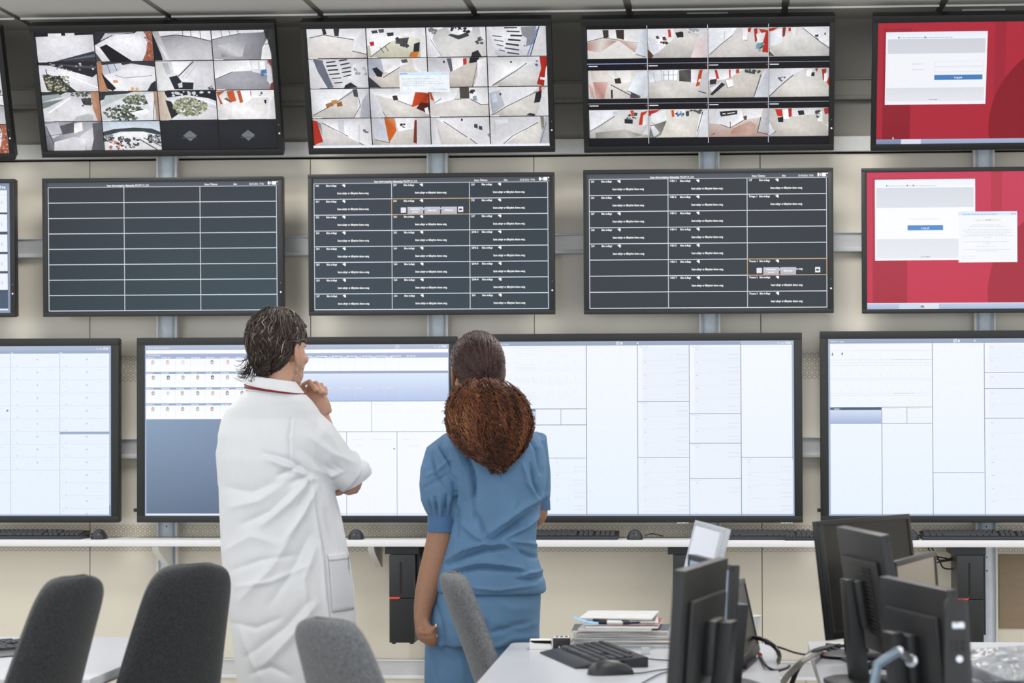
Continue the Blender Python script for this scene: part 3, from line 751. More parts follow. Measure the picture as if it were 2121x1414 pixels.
def draw_red(two):
    def draw():
        p = Pic((1808, 42, 2322, 302)) if not two else Pic((1794, 359, 2288, 640))
        l, t, r, b = p.r
        c0 = 'b02c3c' if not two else 'c8405a'
        p.rect(l, t, r, b, c0, 0, 'ac2838' if not two else 'c63a50')
        dk, dk2 = ('a02838', '8a1c28') if not two else ('b83a4c', 'a83040')
        k = 1879 if not two else 1878
        p.rect(l + 12, t + 12, k, b, dk, 1, dk2)
        p.rect(2075 - 22, t, 2076, (t + b) / 2 + 60, dk, 1)
        # large darker disc on the right
        cx, cy, rr = 2230, (265 if not two else 612), (185 if not two else 185)
        pts = []
        for q in range(33):
            a = math.pi * 0.5 + math.pi * q / 32 + 0.0
            pts.append((min(max(cx + rr * math.cos(a), l), r), min(max(cy - rr * math.sin(a), t), b)))
        pts += [(r, b), (r, t + 90)]
        pts = [(cx + rr * math.cos(math.pi * (0.42 + q / 28 * 0.72)), min(max(cy - rr * math.sin(math.pi * (0.42 + q / 28 * 0.72)), t), b)) for q in range(29)] + [(r, b), (r, cy - rr * 0.7)]
        p.poly(pts, dk2, 2)
        if not two:
            X0, Y0, X1, Y1 = 1825, 62, 2037, 217
            p.rect(X0, Y0, X1, Y1, 'f2f4fa', 4)
            p.rect(X0, Y0, X1, 77, 'e4ecfa', 5, 'f2f6fc')
            p.rect(X0 + 4, 77, X1 - 4, 108, 'd0d2dc', 5, 'd6d8e0')
            p.rect(X0 + 2, 181, X1 - 4, 210, 'dcdee6', 5, 'e6e8ee')
            p.scribble(1850, 1965, 75, 1.6, 'b8bcc6', 6, random.Random(3))
            p.rect(1851, 72, 1853, 75.5, '404858', 7)
            p.rect(1906, 72, 1908, 75.5, '404858', 7)
            for yy in (125, 137):
                p.frame(1928, yy, 2030, yy + 11, 0.7, 'd8dae2', 6)
            p.scribble(1881, 1904, 131, 1.8, 'd2d6dc', 6, random.Random(5))
            p.scribble(1881, 1907, 143, 1.8, 'd2d6dc', 6, random.Random(6))
            p.rect(1928, 154, 2029, 164.5, '4880bc', 6)
            p.text('Log på', 1978, 161.5, 6.2, lay=8, align='c')
            p.scribble(1918, 1936, 207.5, 1.8, 'a0a4ac', 6, random.Random(8))
            p.rect(l, 292, r, 302, 'a8b4d0', 6, '98a6c6')
            p.rect(l, 292, 1861, 302, '8898b8', 7, '7888a8')
            p.rect(1861, 292, 1903, 302, 'd8def0', 7)
            p.poly([(1843, 286), (1843, 292), (1846, 290.5)], 'f4f4f4', 9)
        else:
            X0, Y0, X1, Y1 = 1811, 374, 2020, 540
            p.rect(X0, Y0, X1, Y1, 'fafbfd', 4)
            p.rect(X0, Y0, X1, 390.5, 'eef4fc', 5, 'f6f9fd')
            p.rect(X0 + 3, 391, X1 - 3, 432, 'd8dce6', 5, 'dfe2ea')
            p.rect(X0 + 3, 496, X1 - 3, 536, 'e4e6ee', 5, 'e8ebf2')
            p.scribble(1838, 1940, 388, 1.5, 'c0c4cc', 6, random.Random(3))
            p.rect(1835, 385, 1837, 388, '505868', 7)
            p.rect(1878, 385, 1880, 388, '505868', 7)
            p.rect(1890, 385, 1892, 388, '505868', 7)
            p.scribble(1884, 1946, 456, 1.5, 'e2e6ee', 6, random.Random(4))
            p.rect(1879, 468, 1953, 478.5, '5a8ed0', 6)
            p.text('Log på', 1916, 475.8, 6.2, lay=8, align='c')
            p.scribble(1906, 1926, 534, 1.8, 'a8acb8', 6, random.Random(8))
            X0, Y0, X1, Y1 = 1985, 441, 2107, 545
            p.rect(X0, Y0, X1, Y1, 'f6f8fc', 10)
            p.rect(X0, Y0, X1, 449, 'dcebfa', 11)
            p.scribble(1993, 2066, 447.6, 1.8, '9cb8dc', 12, random.Random(4))
            p.rect(2096, 445.5, 2098.5, 447.5, 'd07060', 12)
            p.rect(2101, 445.5, 2103.5, 447.5, 'd07060', 12)
            p.text('region', 2017, 460, 6, 'd4d8de', 12, width=22)
            p.text('midt', 2040, 460, 6, '9aa0a8', 12, width=13)
            p.text('jylland', 2054, 460, 6, 'd4d8de', 12, width=18)
            for yy, a, b2 in ((469, 2014, 2072), (472.3, 2008, 2082), (478.5, 1994, 2098), (481.8, 1996, 2094), (485, 1998, 2094), (488.3, 2004, 2084), (491.5, 1994, 2098), (494.8, 2038, 2052), (503.5, 1996, 2090), (506.8, 2036, 2050), (513, 2022, 2062), (519.5, 1994, 2094), (522.8, 2022, 2064)):
                p.scribble(a, b2, yy, 1.2, 'd6dae2', 12, random.Random(int(yy * 7)))
            p.frame(1992, 532, 2018, 538, 0.5, 'c8d8f0', 12)
            p.frame(2072, 532, 2098, 538, 0.5, 'e0e4ea', 12)
            p.rect(l, 629, r, 640, 'c0cce4', 6, 'a8b8d8')
            p.rect(l, 627.6, r, 629, 'e8ecf6', 6)
            p.rect(1861, 629, 1902, 640, 'ccd8ec', 7)
            p.rect(1903, 629, 1944, 640, 'dce4f2', 7)
            p.text('m', 1905.5, 637.5, 10, '6a4a54', lay=9, bold=0.03)
        return p
    return draw


def draw_grid(rect, data, hilite=None, tint=('39404a', '2f383f', '34424a', '3a4750'), dense=True):
    """dark table of beds; data[col][row] = bed number text or None"""
    def draw():
        p = Pic(rect)
        l, t, r, b = rect
        p.rect(l, t, r, b, tint[0], 0, tint[2])
        p.poly([(l, t), (r, t), (r, b), (l, b)], [tint[0], tint[1], tint[2], tint[3]], 1)
        W, H = r - l, b - t
        p.rect(l, t, r, t + 0.037 * H, '4a5058', 2, '565a64')
        gx0, gx1, gy0, gy1 = l + 0.004 * W, r - 0.006 * W, t + 0.038 * H, b - 0.012 * H
        cw, rh = (gx1 - gx0) / 3, (gy1 - gy0) / 8
        wht = 'dfe4ec'
        for k in range(4):
            p.rect(gx0 + cw * k - 0.8, gy0, gx0 + cw * k + 0.8, gy1, 'c8ced8', 3)
        for k in range(9):
            p.rect(gx0, gy0 + rh * k - 0.8, gx1, gy0 + rh * k + 0.8, wht if k else 'b8bec8', 3)
        p.text('Ingen alarmoptagelser tilgængelige PACSPC10_2Ch', l + 0.26 * W, t + 0.033 * H, 6.2, lay=5, width=0.183 * W, bold=0.02)
        p.text('Status Tilsluttet', l + 0.684 * W, t + 0.030 * H, 6.0, lay=5, width=0.056 * W, bold=0.02)
        p.text('Akut', l + 0.809 * W, t + 0.030 * H, 6.0, lay=5, width=0.016 * W, bold=0.02)
        p.text('12-05-2016  17:06', l + 0.876 * W, t + 0.030 * H, 6.0, lay=5, width=0.064 * W, bold=0.02)
        hx = l + 0.957 * W
        p.disc(hx + 2, t + 0.017 * H, 2.2, 4, 'ffffff', 5)
        p.disc(hx + 6.5, t + 0.017 * H, 1.2, 3, 'f0f0f0', 5)
        p.rect(hx + 9, t + 0.004 * H, hx + 17.5, t + 0.03 * H, 'ffffff', 5)
        p.poly([(hx + 19, t + 0.033 * H), (hx + 25, t + 0.033 * H), (hx + 25, t + 0.018 * H)], 'ffffff', 5)
        p.disc(hx + 20, t + 0.008 * H, 1.6, 1.6, 'ffffff', 5)
        for c in range(3):
            for q in range(8):
                s = data[c][q] if data else None
                if not s:
                    continue
                x, y = gx0 + cw * c, gy0 + rh * q
                p.text(s, x + 3.5, y + 6.4, 5.6, lay=5, width=min(7.2 if len(s) < 4 else 2.6 * len(s) + 1, 17.5), bold=0.03)
                p.text('Ikke indlagt', x + 25, y + 6.4, 5.6, lay=5, width=22, bold=0.03)
                p.poly([(x + 58, y + 3.8), (x + 63, y + 0.9), (x + 63, y + 6.6)], 'ffffff', 5)
                p.rect(x + 62, y + 2.2, x + 65.2, y + 7.4, 'ffffff', 5)
                p.text('Intet udstyr er tilknyttet denne seng.', x + 48.5, y + 22.6, 6.2, lay=5, width=66, bold=0.03)
        if hilite:
            c, q, labs, last = hilite
            x, y = gx0 + cw * c, gy0 + rh * q
            p.frame(x - 0.8, y - 0.8, x + cw + 0.8, y + rh + 0.8, 1.5, 'c8a878', 8)
            p.rect(x + 19, y + 18.5, x + 30, y + 29.5, 'e8e8ee', 8)
            xx = x + 33
            for s in labs:
                p.rect(xx, y + 17.5, xx + 32.5, y + rh - 1, 'c8c6d2', 8, 'b4b2c0')
                if s == 'Administrer patient':
                    p.text('Administrer', xx + 16, y + 23.5, 5.4, lay=10, width=20, align='c', bold=0.02)
                    p.text('patient', xx + 16, y + 29.2, 5.4, lay=10, width=13, align='c', bold=0.02)
                else:
                    p.text(s, xx + 16, y + 26.5, 5.4, lay=10, width=18, align='c', bold=0.02)
                xx += 35
            p.rect(x + last, y + 17.5, x + last + 10.5, y + 28.5, 'ecedf2', 8)
            p.rect(x + last + 2, y + 21.5, x + last + 8, y + 25, '3a3c44', 9)
        return p
    return draw


# ---- bottom row: hospital overview boards
WH, WH2 = 'f4f8ff', 'e8f2fe'


def faint_rows(p, x0, x1, y0, y1, step, rg, side=True):
    y = y0
    while y < y1 - 3:
        p.rect(x0 + 10, y, x1 - 1, y + 0.5, 'dde4ee', 3)
        p.scribble(x0 + 13, x0 + 18, y + 6, 1.2, 'c4ccd8', 3, rg)
        if side:
            p.scribble(x1 - 26, x1 - 2, y + 17, 2.2, 'e0e6f0', 3, rg, 4, 10)
            p.scribble(x1 - 26, x1 - 2, y + 25, 2.2, 'e2e8f1', 3, rg, 4, 10)
        y += step


def draw_s1():
    p = Pic((-396, 708, 229, 1066))
    rg = random.Random(21)
    p.rect(-396, 708, 229, 1066, 'a8b8d0', 0)
    p.rect(-390, 724, 225, 1063, 'ecf4fe', 1, 'e6f1fd')
    p.rect(-396, 708, 229, 720, 'b0bcd4', 1, 'a4b2cc')
    p.rect(-396, 719, 229, 724, '9cacc8', 2)
    p.text('12. maj', 198, 716, 5.5, 'e4eaf4', 4, width=12)
    p.text('17:06', 212, 716, 6, 'ffffff', 4, width=11, bold=0.03)
    for u in (-290, -186, -82, 22, 123):
        p.rect(u, 720, u + 1.2, 1063, 'c0cede', 3)
        p.rect(u + 1.5, 722, u + 6, 723.2, 'f0f4fa', 3)
    for k, (a, b, yy1) in enumerate(((-184, -82, 1063), (-80, 22, 990), (23, 123, 968), (124, 225, 1063))):
        y = 726
        while y < yy1 - 8:
            p.rect(a, y + 26.5, b, y + 27.2, 'd4deea', 3)
            p.rect(a + (b - a) * .53, y + 9, a + (b - a) * .56, y + 12, 'bcc8c8', 3)
            p.rect(a + 12, y + 23, a + 13.5, y + 24.5, '9aa6b6', 3)
            p.rect(a + 4, y + 5, a + 8, y + 6, 'ccd4e0', 3)
            p.scribble(a + 74, a + 88, y + 6, 0.9, 'd8e0ea', 3, rg)
            y += 27.1
    p.rect(14, 842, 18, 846, '8a8e98', 4)
    p.rect(123, 889, 225, 894, '98a8c6', 5)
    p.rect(225.5, 1044, 227, 1064, '3a4a68', 5)
    return p


def draw_s2():
    p = Pic((301, 708, 931, 1066))
    rg = random.Random(22)
    p.rect(301, 708, 931, 1066, 'a6b4d0', 0)
    p.rect(301, 708, 931, 717.5, 'b8c2da', 1, 'aab4cc')
    p.text('Klinisk Logistik Akutafdelin', 306, 715.2, 5.5, 'e2e8f4', 4, width=46)
    p.rect(820, 709, 829, 717, 'c4cce2', 2)
    p.text('12. maj', 900, 714.8, 5.5, 'e4eaf4', 4, width=13)
    p.text('17:06', 914, 714.8, 6, 'ffffff', 4, width=12, bold=0.03)
    p.rect(303, 718, 929, 725.5, 'fbfdff', 2)
    p.rect(303, 725.5, 929, 736, 'aab6d6', 2, 'a6b2d2')
    p.text('Akutafdeling', 306, 730, 4.6, 'f0f4fa', 4, width=27)
    xs = [303 + 31.0 * k for k in range(21)]
    rows = [(736, 763.5), (768, 797), (801, 830), (834.5, 863)]
    heads = ['TR-1 triage', 'TR-2 triage', 'TR modtag', 'Triage 4', 'Triage 5', 'Skadestu', 'Akutmod']
    faces = {0: ['c8bcc0', 'd8b4b0', 'e2e2e2', None, '8890a8', 'd8b8a0', 'e8e8ee'], 1: ['a8a8ac', '5a5a62', 'b0b0b4', 'c0a880', '50545e', 'b4b4ba', 'd8d8dc'], 2: ['a8acb0', 'd8e4ee', 'b8b0ae', '9a9a9e', 'd0b8b8', '9a8a8a', '8a8e98'], 3: ['c8b0ac', 'b0aaa8', 'a8a4a6', 'b4a8a6', 'b89890', None, None]}
    for r, (y0, y1) in enumerate(rows):
        p.rect(303, y0, 929, y1, 'f6faff', 2, 'fbfcff')
        if r:
            p.rect(303, y0 - 4.6, 929, y0, '96a8c8', 3)
        for k in range(17):
            x = xs[k]
            p.scribble(x + 1.5, x + rg.uniform(13, 20), y0 - 1.0, 1.7, 'eef2fa', 4, rg, 3, 7)
            p.rect(x + 30.5, y0, x + 31, y1, 'dfe6f2', 4)
            f = faces[r][k] if k < 7 else None
            if f:
                cx, cy = x + 15 + rg.uniform(-1, 1), y0 + 7
                p.disc(cx, cy, 3.4, 4.0, f, 5)
                p.disc(cx + 0.2, cy + 1.2, 2.1, 2.3, 'e8d4c8' if r else 'f0e4dc', 6)
                p.poly([(cx - 3.6, cy + 4.6), (cx + 3.6, cy + 4.6), (cx + 2, cy + 2.8), (cx - 2, cy + 2.8)], f, 6)
    p.poly([(304, 863.5), (620, 863.5), (620, 1061), (304, 1061)], ['8aa0ba', '7d8aa6', '5c6886', '66788f'], 3)
    p.rect(303, 1061.5, 929, 1065, 'e8eefa', 4)
    # right part of the board
    p.rect(610, 768.5, 929, 826, 'dfeafc', 4, 'b8c8ea')
    p.rect(610, 763.5, 929, 768.5, '9aa8c0', 5)
    p.rect(620, 826, 929, 827.2, '7c88a0', 6)
    p.rect(620, 827, 929, 1061, 'f8fbff', 4, 'f4f8ff')
    p.rect(771, 827, 772, 890, '98a4ba', 6)
    p.rect(560, 890, 929, 891, '8c98ae', 6)
    for u in (719, 823):
        p.rect(u, 890, u + 1.2, 1065, '9ca8c0', 6)
    for (a, b, y) in ((776, 815, 835), (728, 755, 907), (770, 812, 907), (835, 850, 907), (740, 756, 920), (845, 870, 920)):
        p.scribble(a, b, y, 0.9, 'dde2ea', 6, rg)
    p.rect(816, 925, 820, 927, '7a7e88', 7)
    for k in range(11, 19):
        p.scribble(304 + 30.8 * k - 15, 304 + 30.8 * k + 5, 733.5, 1.8, 'eef2fa', 6, rg, 3, 7)
    return p


def board(p, l, cols, title, rg):
    p.rect(l, 702, p.r[2], 1067.5, 'a8b6d0', 0)
    p.rect(l + 4, 712, p.r[2] - 4, 1063.5, WH, 1, WH2)
    p.rect(l, 703, p.r[2], 711.5, 'a2aec6', 1, '98a4bc')
    if title:
        p.text(title, l + 5, 709.2, 5.2, 'e2e8f2', 4, width=28)
    xc = l + 262
    p.frame(xc, 704, xc + 6.5, 710.5, 0.8, 'ffffff', 4)
    p.line([(xc + 1.5, 709), (xc + 5, 705.5)], 1.0, 'ffffff', 5)
    p.rect(xc + 9, 705, xc + 13, 710, 'e8ecf4', 4)
    p.rect(xc + 43, 705.5, xc + 45.5, 709, 'e8ecf4', 4)
    for (u, w) in cols:
        p.rect(u, 711, u + w, 1066, '7c889c', 3)


def draw_s3():
    p = Pic((1017, 703, 1645, 1067.5))
    rg = random.Random(23)
    board(p, 1017, ((1216, 1.4), (1322, 1.2), (1429, 1.2), (1535.5, 1.4)), None, rg)
    p.text('Klinisk Logistik Odontiel', 1026, 710, 5.2, 'e2e8f2', 4, width=29)
    p.rect(1536, 704, 1645, 711, 'b4bed4', 2)
    p.text('12. maj', 1611, 710, 5.5, 'e4eaf4', 4, width=14)
    p.text('17:06', 1627, 710, 6, 'ffffff', 4, width=12, bold=0.03)
    for k, yy in enumerate((718, 729, 752, 757, 761, 782, 787, 811, 816, 820)):
        p.scribble(1072, 1112, yy, 0.9, 'dde4ee', 3, rg)
        p.rect(1066, yy + 4, 1216, yy + 4.5, 'e4eaf4', 3)
    for u in (1069, 1105, 1122, 1140, 1158, 1176, 1194):
        p.rect(u, 744, u + 0.6, 751, 'd4dce8', 3)
        p.rect(u, 776, u + 0.6, 783, 'd4dce8', 3)
        p.rect(u, 806, u + 0.6, 813, 'd4dce8', 3)
    p.rect(1080, 843.5, 1216, 845, '8a94a8', 4)
    p.rect(1080, 845, 1110, 849.5, '7c889c', 4)
    p.rect(1080, 849.5, 1110, 877, 'd0dcf0', 4, 'b0c0e0')
    p.rect(1163, 845, 1164, 877, '8a94a8', 4)
    p.rect(1110.5, 845, 1111.5, 877, '8a94a8', 4)
    p.rect(1080, 877, 1216, 878.3, '7c889c', 4)
    p.rect(1130, 946.5, 1216, 947.6, 'a0acc0', 4)
    faint_rows(p, 1140, 1216, 950, 1060, 27, rg)
    for (a, b, cuts) in ((1323, 1429, (712, 829.5, 946, 1064)), (1430, 1536, (712, 855, 916.5, 990, 1064)), (1537, 1643, (946, 1064))):
        for y0, y1 in zip(cuts[:-1], cuts[1:]):
            if y1 < 1064:
                p.rect(a, y1 - 0.6, b, y1 + 0.6, '8a94a8', 4)
            p.rect(a + 10, y0 + 5, b - 1, min(y1 - 2, y0 + 27 * 8), 'eaf1fb', 2)
            p.scribble(a + 5, a + 22, y0 + 4, 0.9, 'ccd4e0', 3, rg)
            n = 1 if (a == 1430 and y0 > 900) else 9
            faint_rows(p, a, b, y0 + 4, min(y1 - 2, y0 + 27 * n + 6), 27, rg)
    p.rect(1537, 945.4, 1643, 946.6, '8a94a8', 4)
    return p


def draw_s4():
    p = Pic((1716.5, 702.5, 2343, 1067))
    rg = random.Random(24)
    board(p, 1716.5, ((1933.5, 1.3), (2041.5, 1.3), (2148, 1.3), (2255, 1.3)), 'Klinisk Logis', rg)
    p.disc(1725.5, 732, 1.2, 1.4, '5a5e66', 5)
    p.poly([(1723.5, 736.5), (1727.5, 736.5), (1726.5, 733.5), (1724.5, 733.5)], '6a6e76', 5)
    p.disc(1746, 732.5, 1.8, 2.0, '7a5a58', 5)
    p.rect(1745.4, 734, 1746.6, 737, '8a6a68', 5)
    for yy in (727, 746, 752, 758, 784, 788, 815, 820):
        p.scribble(1722, 1932, yy, 0.8, 'dce2ec', 3, rg, 6, 22)
    for u in range(1742, 1930, 21):
        p.rect(u, 743, u + 0.6, 749, 'd2dae6', 3)
        p.rect(u, 774, u + 0.6, 780, 'd8dfea', 3)
        p.rect(u, 806, u + 0.6, 812, 'd8dfea', 3)
    p.scribble(1850, 1932, 746, 0.9, 'aab2c0', 4, rg, 8, 16)
    p.scribble(1852, 1896, 815.5, 0.9, 'b8c0cc', 4, rg, 8, 16)
    p.rect(1720, 843.5, 1827, 849, '4e5c70', 5)
    p.text('Bed.nr', 1729, 848, 3.6, 'ffffff', 6, width=11, bold=0.03)
    p.rect(1720, 843.5, 1745, 849, '5a8090', 5)
    p.rect(1720, 849, 1827, 877, 'd4e0f2', 5, 'a8b8dc')
    p.rect(1720, 876.5, 1933, 877.5, '7c889c', 5)
    p.rect(1827, 843, 1933, 844, '8a94a8', 5)
    p.rect(1827.3, 843, 1828.6, 1066, '7c889c', 5)
    p.rect(1880, 844, 1881, 877, '8a94a8', 5)
    p.rect(1935, 978, 2041, 979, '7c889c', 5)
    p.scribble(1835, 1862, 847, 0.9, 'ccd4de', 5, rg)
    p.scribble(1884, 1908, 847, 0.9, 'ccd4de', 5, rg)
    for (a, b, cuts) in ((2043, 2148, (712, 772.5, 806, 867, 1064)), (2149.5, 2255, (712, 900, 1064)), (2256.5, 2341, (712, 850, 1064))):
        for y0, y1 in zip(cuts[:-1], cuts[1:]):
            if y1 < 1064:
                p.rect(a, y1 - 0.6, b, y1 + 0.6, '8a94a8', 4)
            p.rect(a + 8, y0 + 5, b - 1, y1 - 2, 'ecf2fb', 2)
            faint_rows(p, a, b, y0 + 4, y1 - 2, 27, rg)
    return p


def draw_left2():
    p = Pic((-470, 374, 21, 650))
    rg = random.Random(5)
    p.rect(-470, 374, 21, 650, '8a98b0', 0)
    p.rect(-470, 374, 21, 388, '7c8aa4', 1, '8c98b0')
    p.text('17:06', -4, 385.5, 8, 'ffffff', 4, width=17, bold=0.03)
    p.rect(-470, 389, 16, 612, '44546a', 1)
    for k, (y0, y1, s) in enumerate(((389, 436, '0'), (440, 477, '1'), (483, 520, '0'), (525, 561, '0'), (566, 601, '0'))):
        p.rect(-465, y0, 15.5, y1, 'eff3fb', 2)
        p.text(s, 1.5, (y0 + y1) / 2 + 6, 11, 'c6cad2', 4)
        for j in range(1, 9):
            p.rect(-465 + j * 52, y0, -464 + j * 52, y1, 'c8d0de', 3)
    p.rect(-465, 399, 15.5, 400, 'd8deea', 3)
    p.rect(-470, 606, 16, 640, '4a5a70', 2)
    p.rect(-470, 641.5, 16, 644.5, 'e4eaf6', 2)
    return p


DB = [[str(250 + k) for k in range(8)], ['259', '260', '261', '262', '263', '264', '265', '266'], ['233', '235', '237', '238-1', '238-2', '238-3', '238-4', '241']]
DC = [['265', '266', '267', '268', '269', None, None, None], ['OBS ' + str(k + 1) for k in range(7)] + [None], ['CT', 'Triage 1', None, None, None, 'Trauma 1', 'Trauma 2', 'Trauma 3']]
k1 = MPP(-0.25)
k3 = k1
b1 = tuple(k1 * q for q in (11, 15, 11, 14))
b2 = tuple(k1 * q for q in (10.5, 9, 11, 9))
b3 = tuple(k1 * q for q in (17, 16, 17, 14))
HT = 0.541
tv(-478, 32, (336, 330), HT, -0.25, 24.6, b1, 'tilted camera display cut off by the left edge, top row', mosaic(TA[::-1][2:] + TA[:2], 4, 4, 1.1))
tv(88, 588, (326, 320), HT, -0.25, 24.0, b1, 'tilted camera display with outdoor views and two blank dark tiles, top row', mosaic(TA, 4, 4, 1.1))
tv(640, 1150, (320, 313), HT, -0.25, 24.6, b1, 'tilted camera display of sixteen corridor views with a small white dialog box', mosaic(TB, 4, 4, 1.1, dialog_b))
tv(1210, 1727, (315, 311), HT, -0.25, 24.6, b1, 'tilted camera display of twelve corridor views in three letterboxed rows', mosaic(TC, 4, 3, 1.1, None, True))
tv(1803, 2329, (310, 308), HT, -0.25, 24.6, b1, 'tilted display with red desktop and one login window, top right', draw_red(False))
H2 = k1 * 291
tv(-481, 33, (659, 657), H2, -0.25, 2, b2, 'display with white number rows cut off by the left edge, middle row', draw_left2)
tv(90, 588, (655.5, 654), H2, -0.25, 2, b2, 'dark display with an empty white grid and no entries, middle row', draw_grid((95, 371, 577, 648), None, None, ('2c3138', '303840', '3a4c54', '2c3a42')))
tv(640, 1150, (653.5, 651), k1 * 295, -0.25, 2, b2, 'dark display with a fully filled grid of 24 bed entries, middle row', draw_grid((650, 366, 1140, 644), DB, (1, 1, ('Administrer patient', 'Skærmlys', 'Afslut'), 138)))
tv(1209.5, 1727, (651, 648), k1 * 299, -0.25, 2, b2, 'dark display with a partly empty grid of bed entries, middle row', draw_grid((1219, 360, 1716, 641), DC, (2, 5, ('Administrer patient', 'Skærmlys'), 140), ('353a40', '2f3338', '333b42', '343a42')))
tv(1785.5, 2300, (649, 647), k1 * 299, -0.25, 2, b2, 'display with pinkish red desktop, login window and overlapping message box', draw_red(True))
H3 = k1 * 387
tv(-413, 247, (1081.5, 1082), H3, -0.25, 0, b3, 'large white overview display cut off by the left edge, bottom row', draw_s1, False)
tv(284, 948, (1081.5, 1082), H3, -0.25, 0, b3, 'large overview display with portrait thumbnails and dark blue block behind the man', draw_s2, False)
tv(1000, 1663, (1081.5, 1082), k1 * 391, -0.25, 0, b3, 'large white overview display with five columns right of the woman', draw_s3, False)
tv(1700, 2360, (1081.5, 1082), k1 * 393, -0.25, 0, b3, 'large white overview display running out of the right edge, bottom row', draw_s4, False)
for (u, v) in ((281, 1056), (1697, 1056)):
    c = P(u, v, -0.24)
    o = B().box(-0.008, 0.008, -0.004, 0.004, -0.007, 0.007, bev=0.0015).build('usb_stick', M['black'])
    o.location = c
    tag(o, 'tiny black stick plugged into the left side of the ' + ('display behind the man' if u < 500 else 'far right large display'), 'usb stick', 'sticks in display sides')
# ------------------------------------------------------------------ people
YP = -2.5


def pp(u, v, dy=0.0):
    return P(u, v, YP + dy)


def proj(V):
    V = np.asarray(V, dtype=float) - np.array(CAM)
    f, r, u = np.array(_F), np.array(_R), np.array(_U)
    d = V @ f
    return CU + FPX * (V @ r) / d, CV - FPX * (V @ u) / d


def ring3(c, a, b, n=28, pw=2.2, tilt=0.0):
    out = []
    for k in range(n):
        t = 2 * math.pi * k / n
        cx, sy = math.cos(t), math.sin(t)
        x = a * math.copysign(abs(cx) ** (2 / pw), cx)
        y = b * math.copysign(abs(sy) ** (2 / pw), sy)
        out.append(Vector((c[0] + x, c[1] + y, c[2] + tilt * x)))
    return out


def torso(b, rows, pw=2.3):
    """rows: v, left u, right u, half depth, depth offset"""
    rr = []
    for v, uL, uR, dep, dy in rows:
        p, q = pp(uL, v, dy), pp(uR, v, dy)
        rr.append(ring3(((p.x + q.x) / 2, (p.y + q.y) / 2, (p.z + q.z) / 2), (q.x - p.x) / 2, dep, pw=pw))
    b.loft(list(reversed(rr)))


def union(b, voxel, smooth=4, fac=0.5):
    """one continuous skin round overlapping closed pieces"""
    me = b.mesh('u', None)
    o = bpy.data.objects.new('u', me)
    COL.objects.link(o)
    m = o.modifiers.new('r', 'REMESH')
    m.mode = 'VOXEL'
    m.voxel_size = voxel
    if smooth:
        s = o.modifiers.new('s', 'SMOOTH')
        s.iterations = smooth
        s.factor = fac
    ev = o.evaluated_get(bpy.context.evaluated_depsgraph_get())
    em = ev.to_mesh()
    V = np.empty(len(em.vertices) * 3)
    em.vertices.foreach_get('co', V)
    N = np.empty(len(em.vertices) * 3)
    em.vertices.foreach_get('normal', N)
    Fc = [tuple(p.vertices) for p in em.polygons]
    ev.to_mesh_clear()
    bpy.data.objects.remove(o)
    bpy.data.meshes.remove(me)
    return V.reshape(-1, 3), N.reshape(-1, 3), Fc


def folds(V, N, lst):
    """press creases (negative) and ridges (positive) into cloth; lines in photo pixels"""
    u, v = proj(V)
    D = np.zeros(len(V))
    face = np.clip((-N[:, 1] + 0.25) * 2.0, 0, 1)
    for pts, w, amp in lst:
        best = np.full(len(V), 1e9)
        tt = np.zeros(len(V))
        L = sum(math.dist(a, b) for a, b in zip(pts[:-1], pts[1:]))
        acc = 0.0
        for (x0, y0), (x1, y1) in zip(pts[:-1], pts[1:]):
            dx, dy = x1 - x0, y1 - y0
            l2 = dx * dx + dy * dy
            t = np.clip(((u - x0) * dx + (v - y0) * dy) / l2, 0, 1)
            d = np.hypot(u - x0 - t * dx, v - y0 - t * dy)
            m = d < best
            best[m] = d[m]
            tt[m] = (acc + t[m] * math.sqrt(l2)) / L
            acc += math.sqrt(l2)
        prof = (0.45 * np.exp(-(best / w) ** 2) + 0.65 * np.exp(-1.3 * best / w)) * np.clip(np.sin(np.pi * np.clip(tt * 0.86 + 0.07, 0, 1)), 0, 1) ** 0.6
        D += amp * prof
    return V + N * (D * face)[:, None]


def wob(V, N, amp, sc, seed):
    """slow random swell of loose cloth"""
    r = np.random.default_rng(seed)
    D = np.zeros(len(V))
    for _ in range(10):
        k = r.normal(size=3) * sc
        D += np.sin(V @ k + r.uniform(0, 6.28))
    return V + N * (D * amp / 3.2)[:, None]


def strands(name, paths, rad, cols, mat, parent):
    """paths (N,S,3), rad (N,S), cols (N,3) or (N,S,3): hair locks as thin three-sided tubes"""
    paths = np.asarray(paths)
    n, s, _ = paths.shape
    T = np.gradient(paths, axis=1)
    T /= np.linalg.norm(T, axis=2, keepdims=True) + 1e-9
    ref = np.array([0.31, 0.17, 0.93])
    A = np.cross(T, ref)
    A /= np.linalg.norm(A, axis=2, keepdims=True) + 1e-9
    Bv = np.cross(T, A)
    V = np.empty((n, s, 3, 3))
    for k in range(3):
        a = 2 * math.pi * k / 3
        V[:, :, k] = paths + (A * math.cos(a) + Bv * math.sin(a)) * rad[:, :, None]
    idx = np.arange(n * s * 3).reshape(n, s, 3)
    q = []
    for k in range(3):
        j = (k + 1) % 3
        q.append(np.stack([idx[:, :-1, k], idx[:, :-1, j], idx[:, 1:, j], idx[:, 1:, k]], axis=-1).reshape(-1, 4))
    Fc = np.concatenate(q)
    C = np.ones((n, s, 3, 4), dtype=np.float32)
    cols = np.asarray(cols)
    if cols.ndim == 2:
        cols = np.repeat(cols[:, None], s, axis=1)
    C[..., :3] = cols[:, :, None, :3]
    return np_obj(name, V.reshape(-1, 3), Fc.tolist(), mat, parent, True, C.reshape(-1, 4))


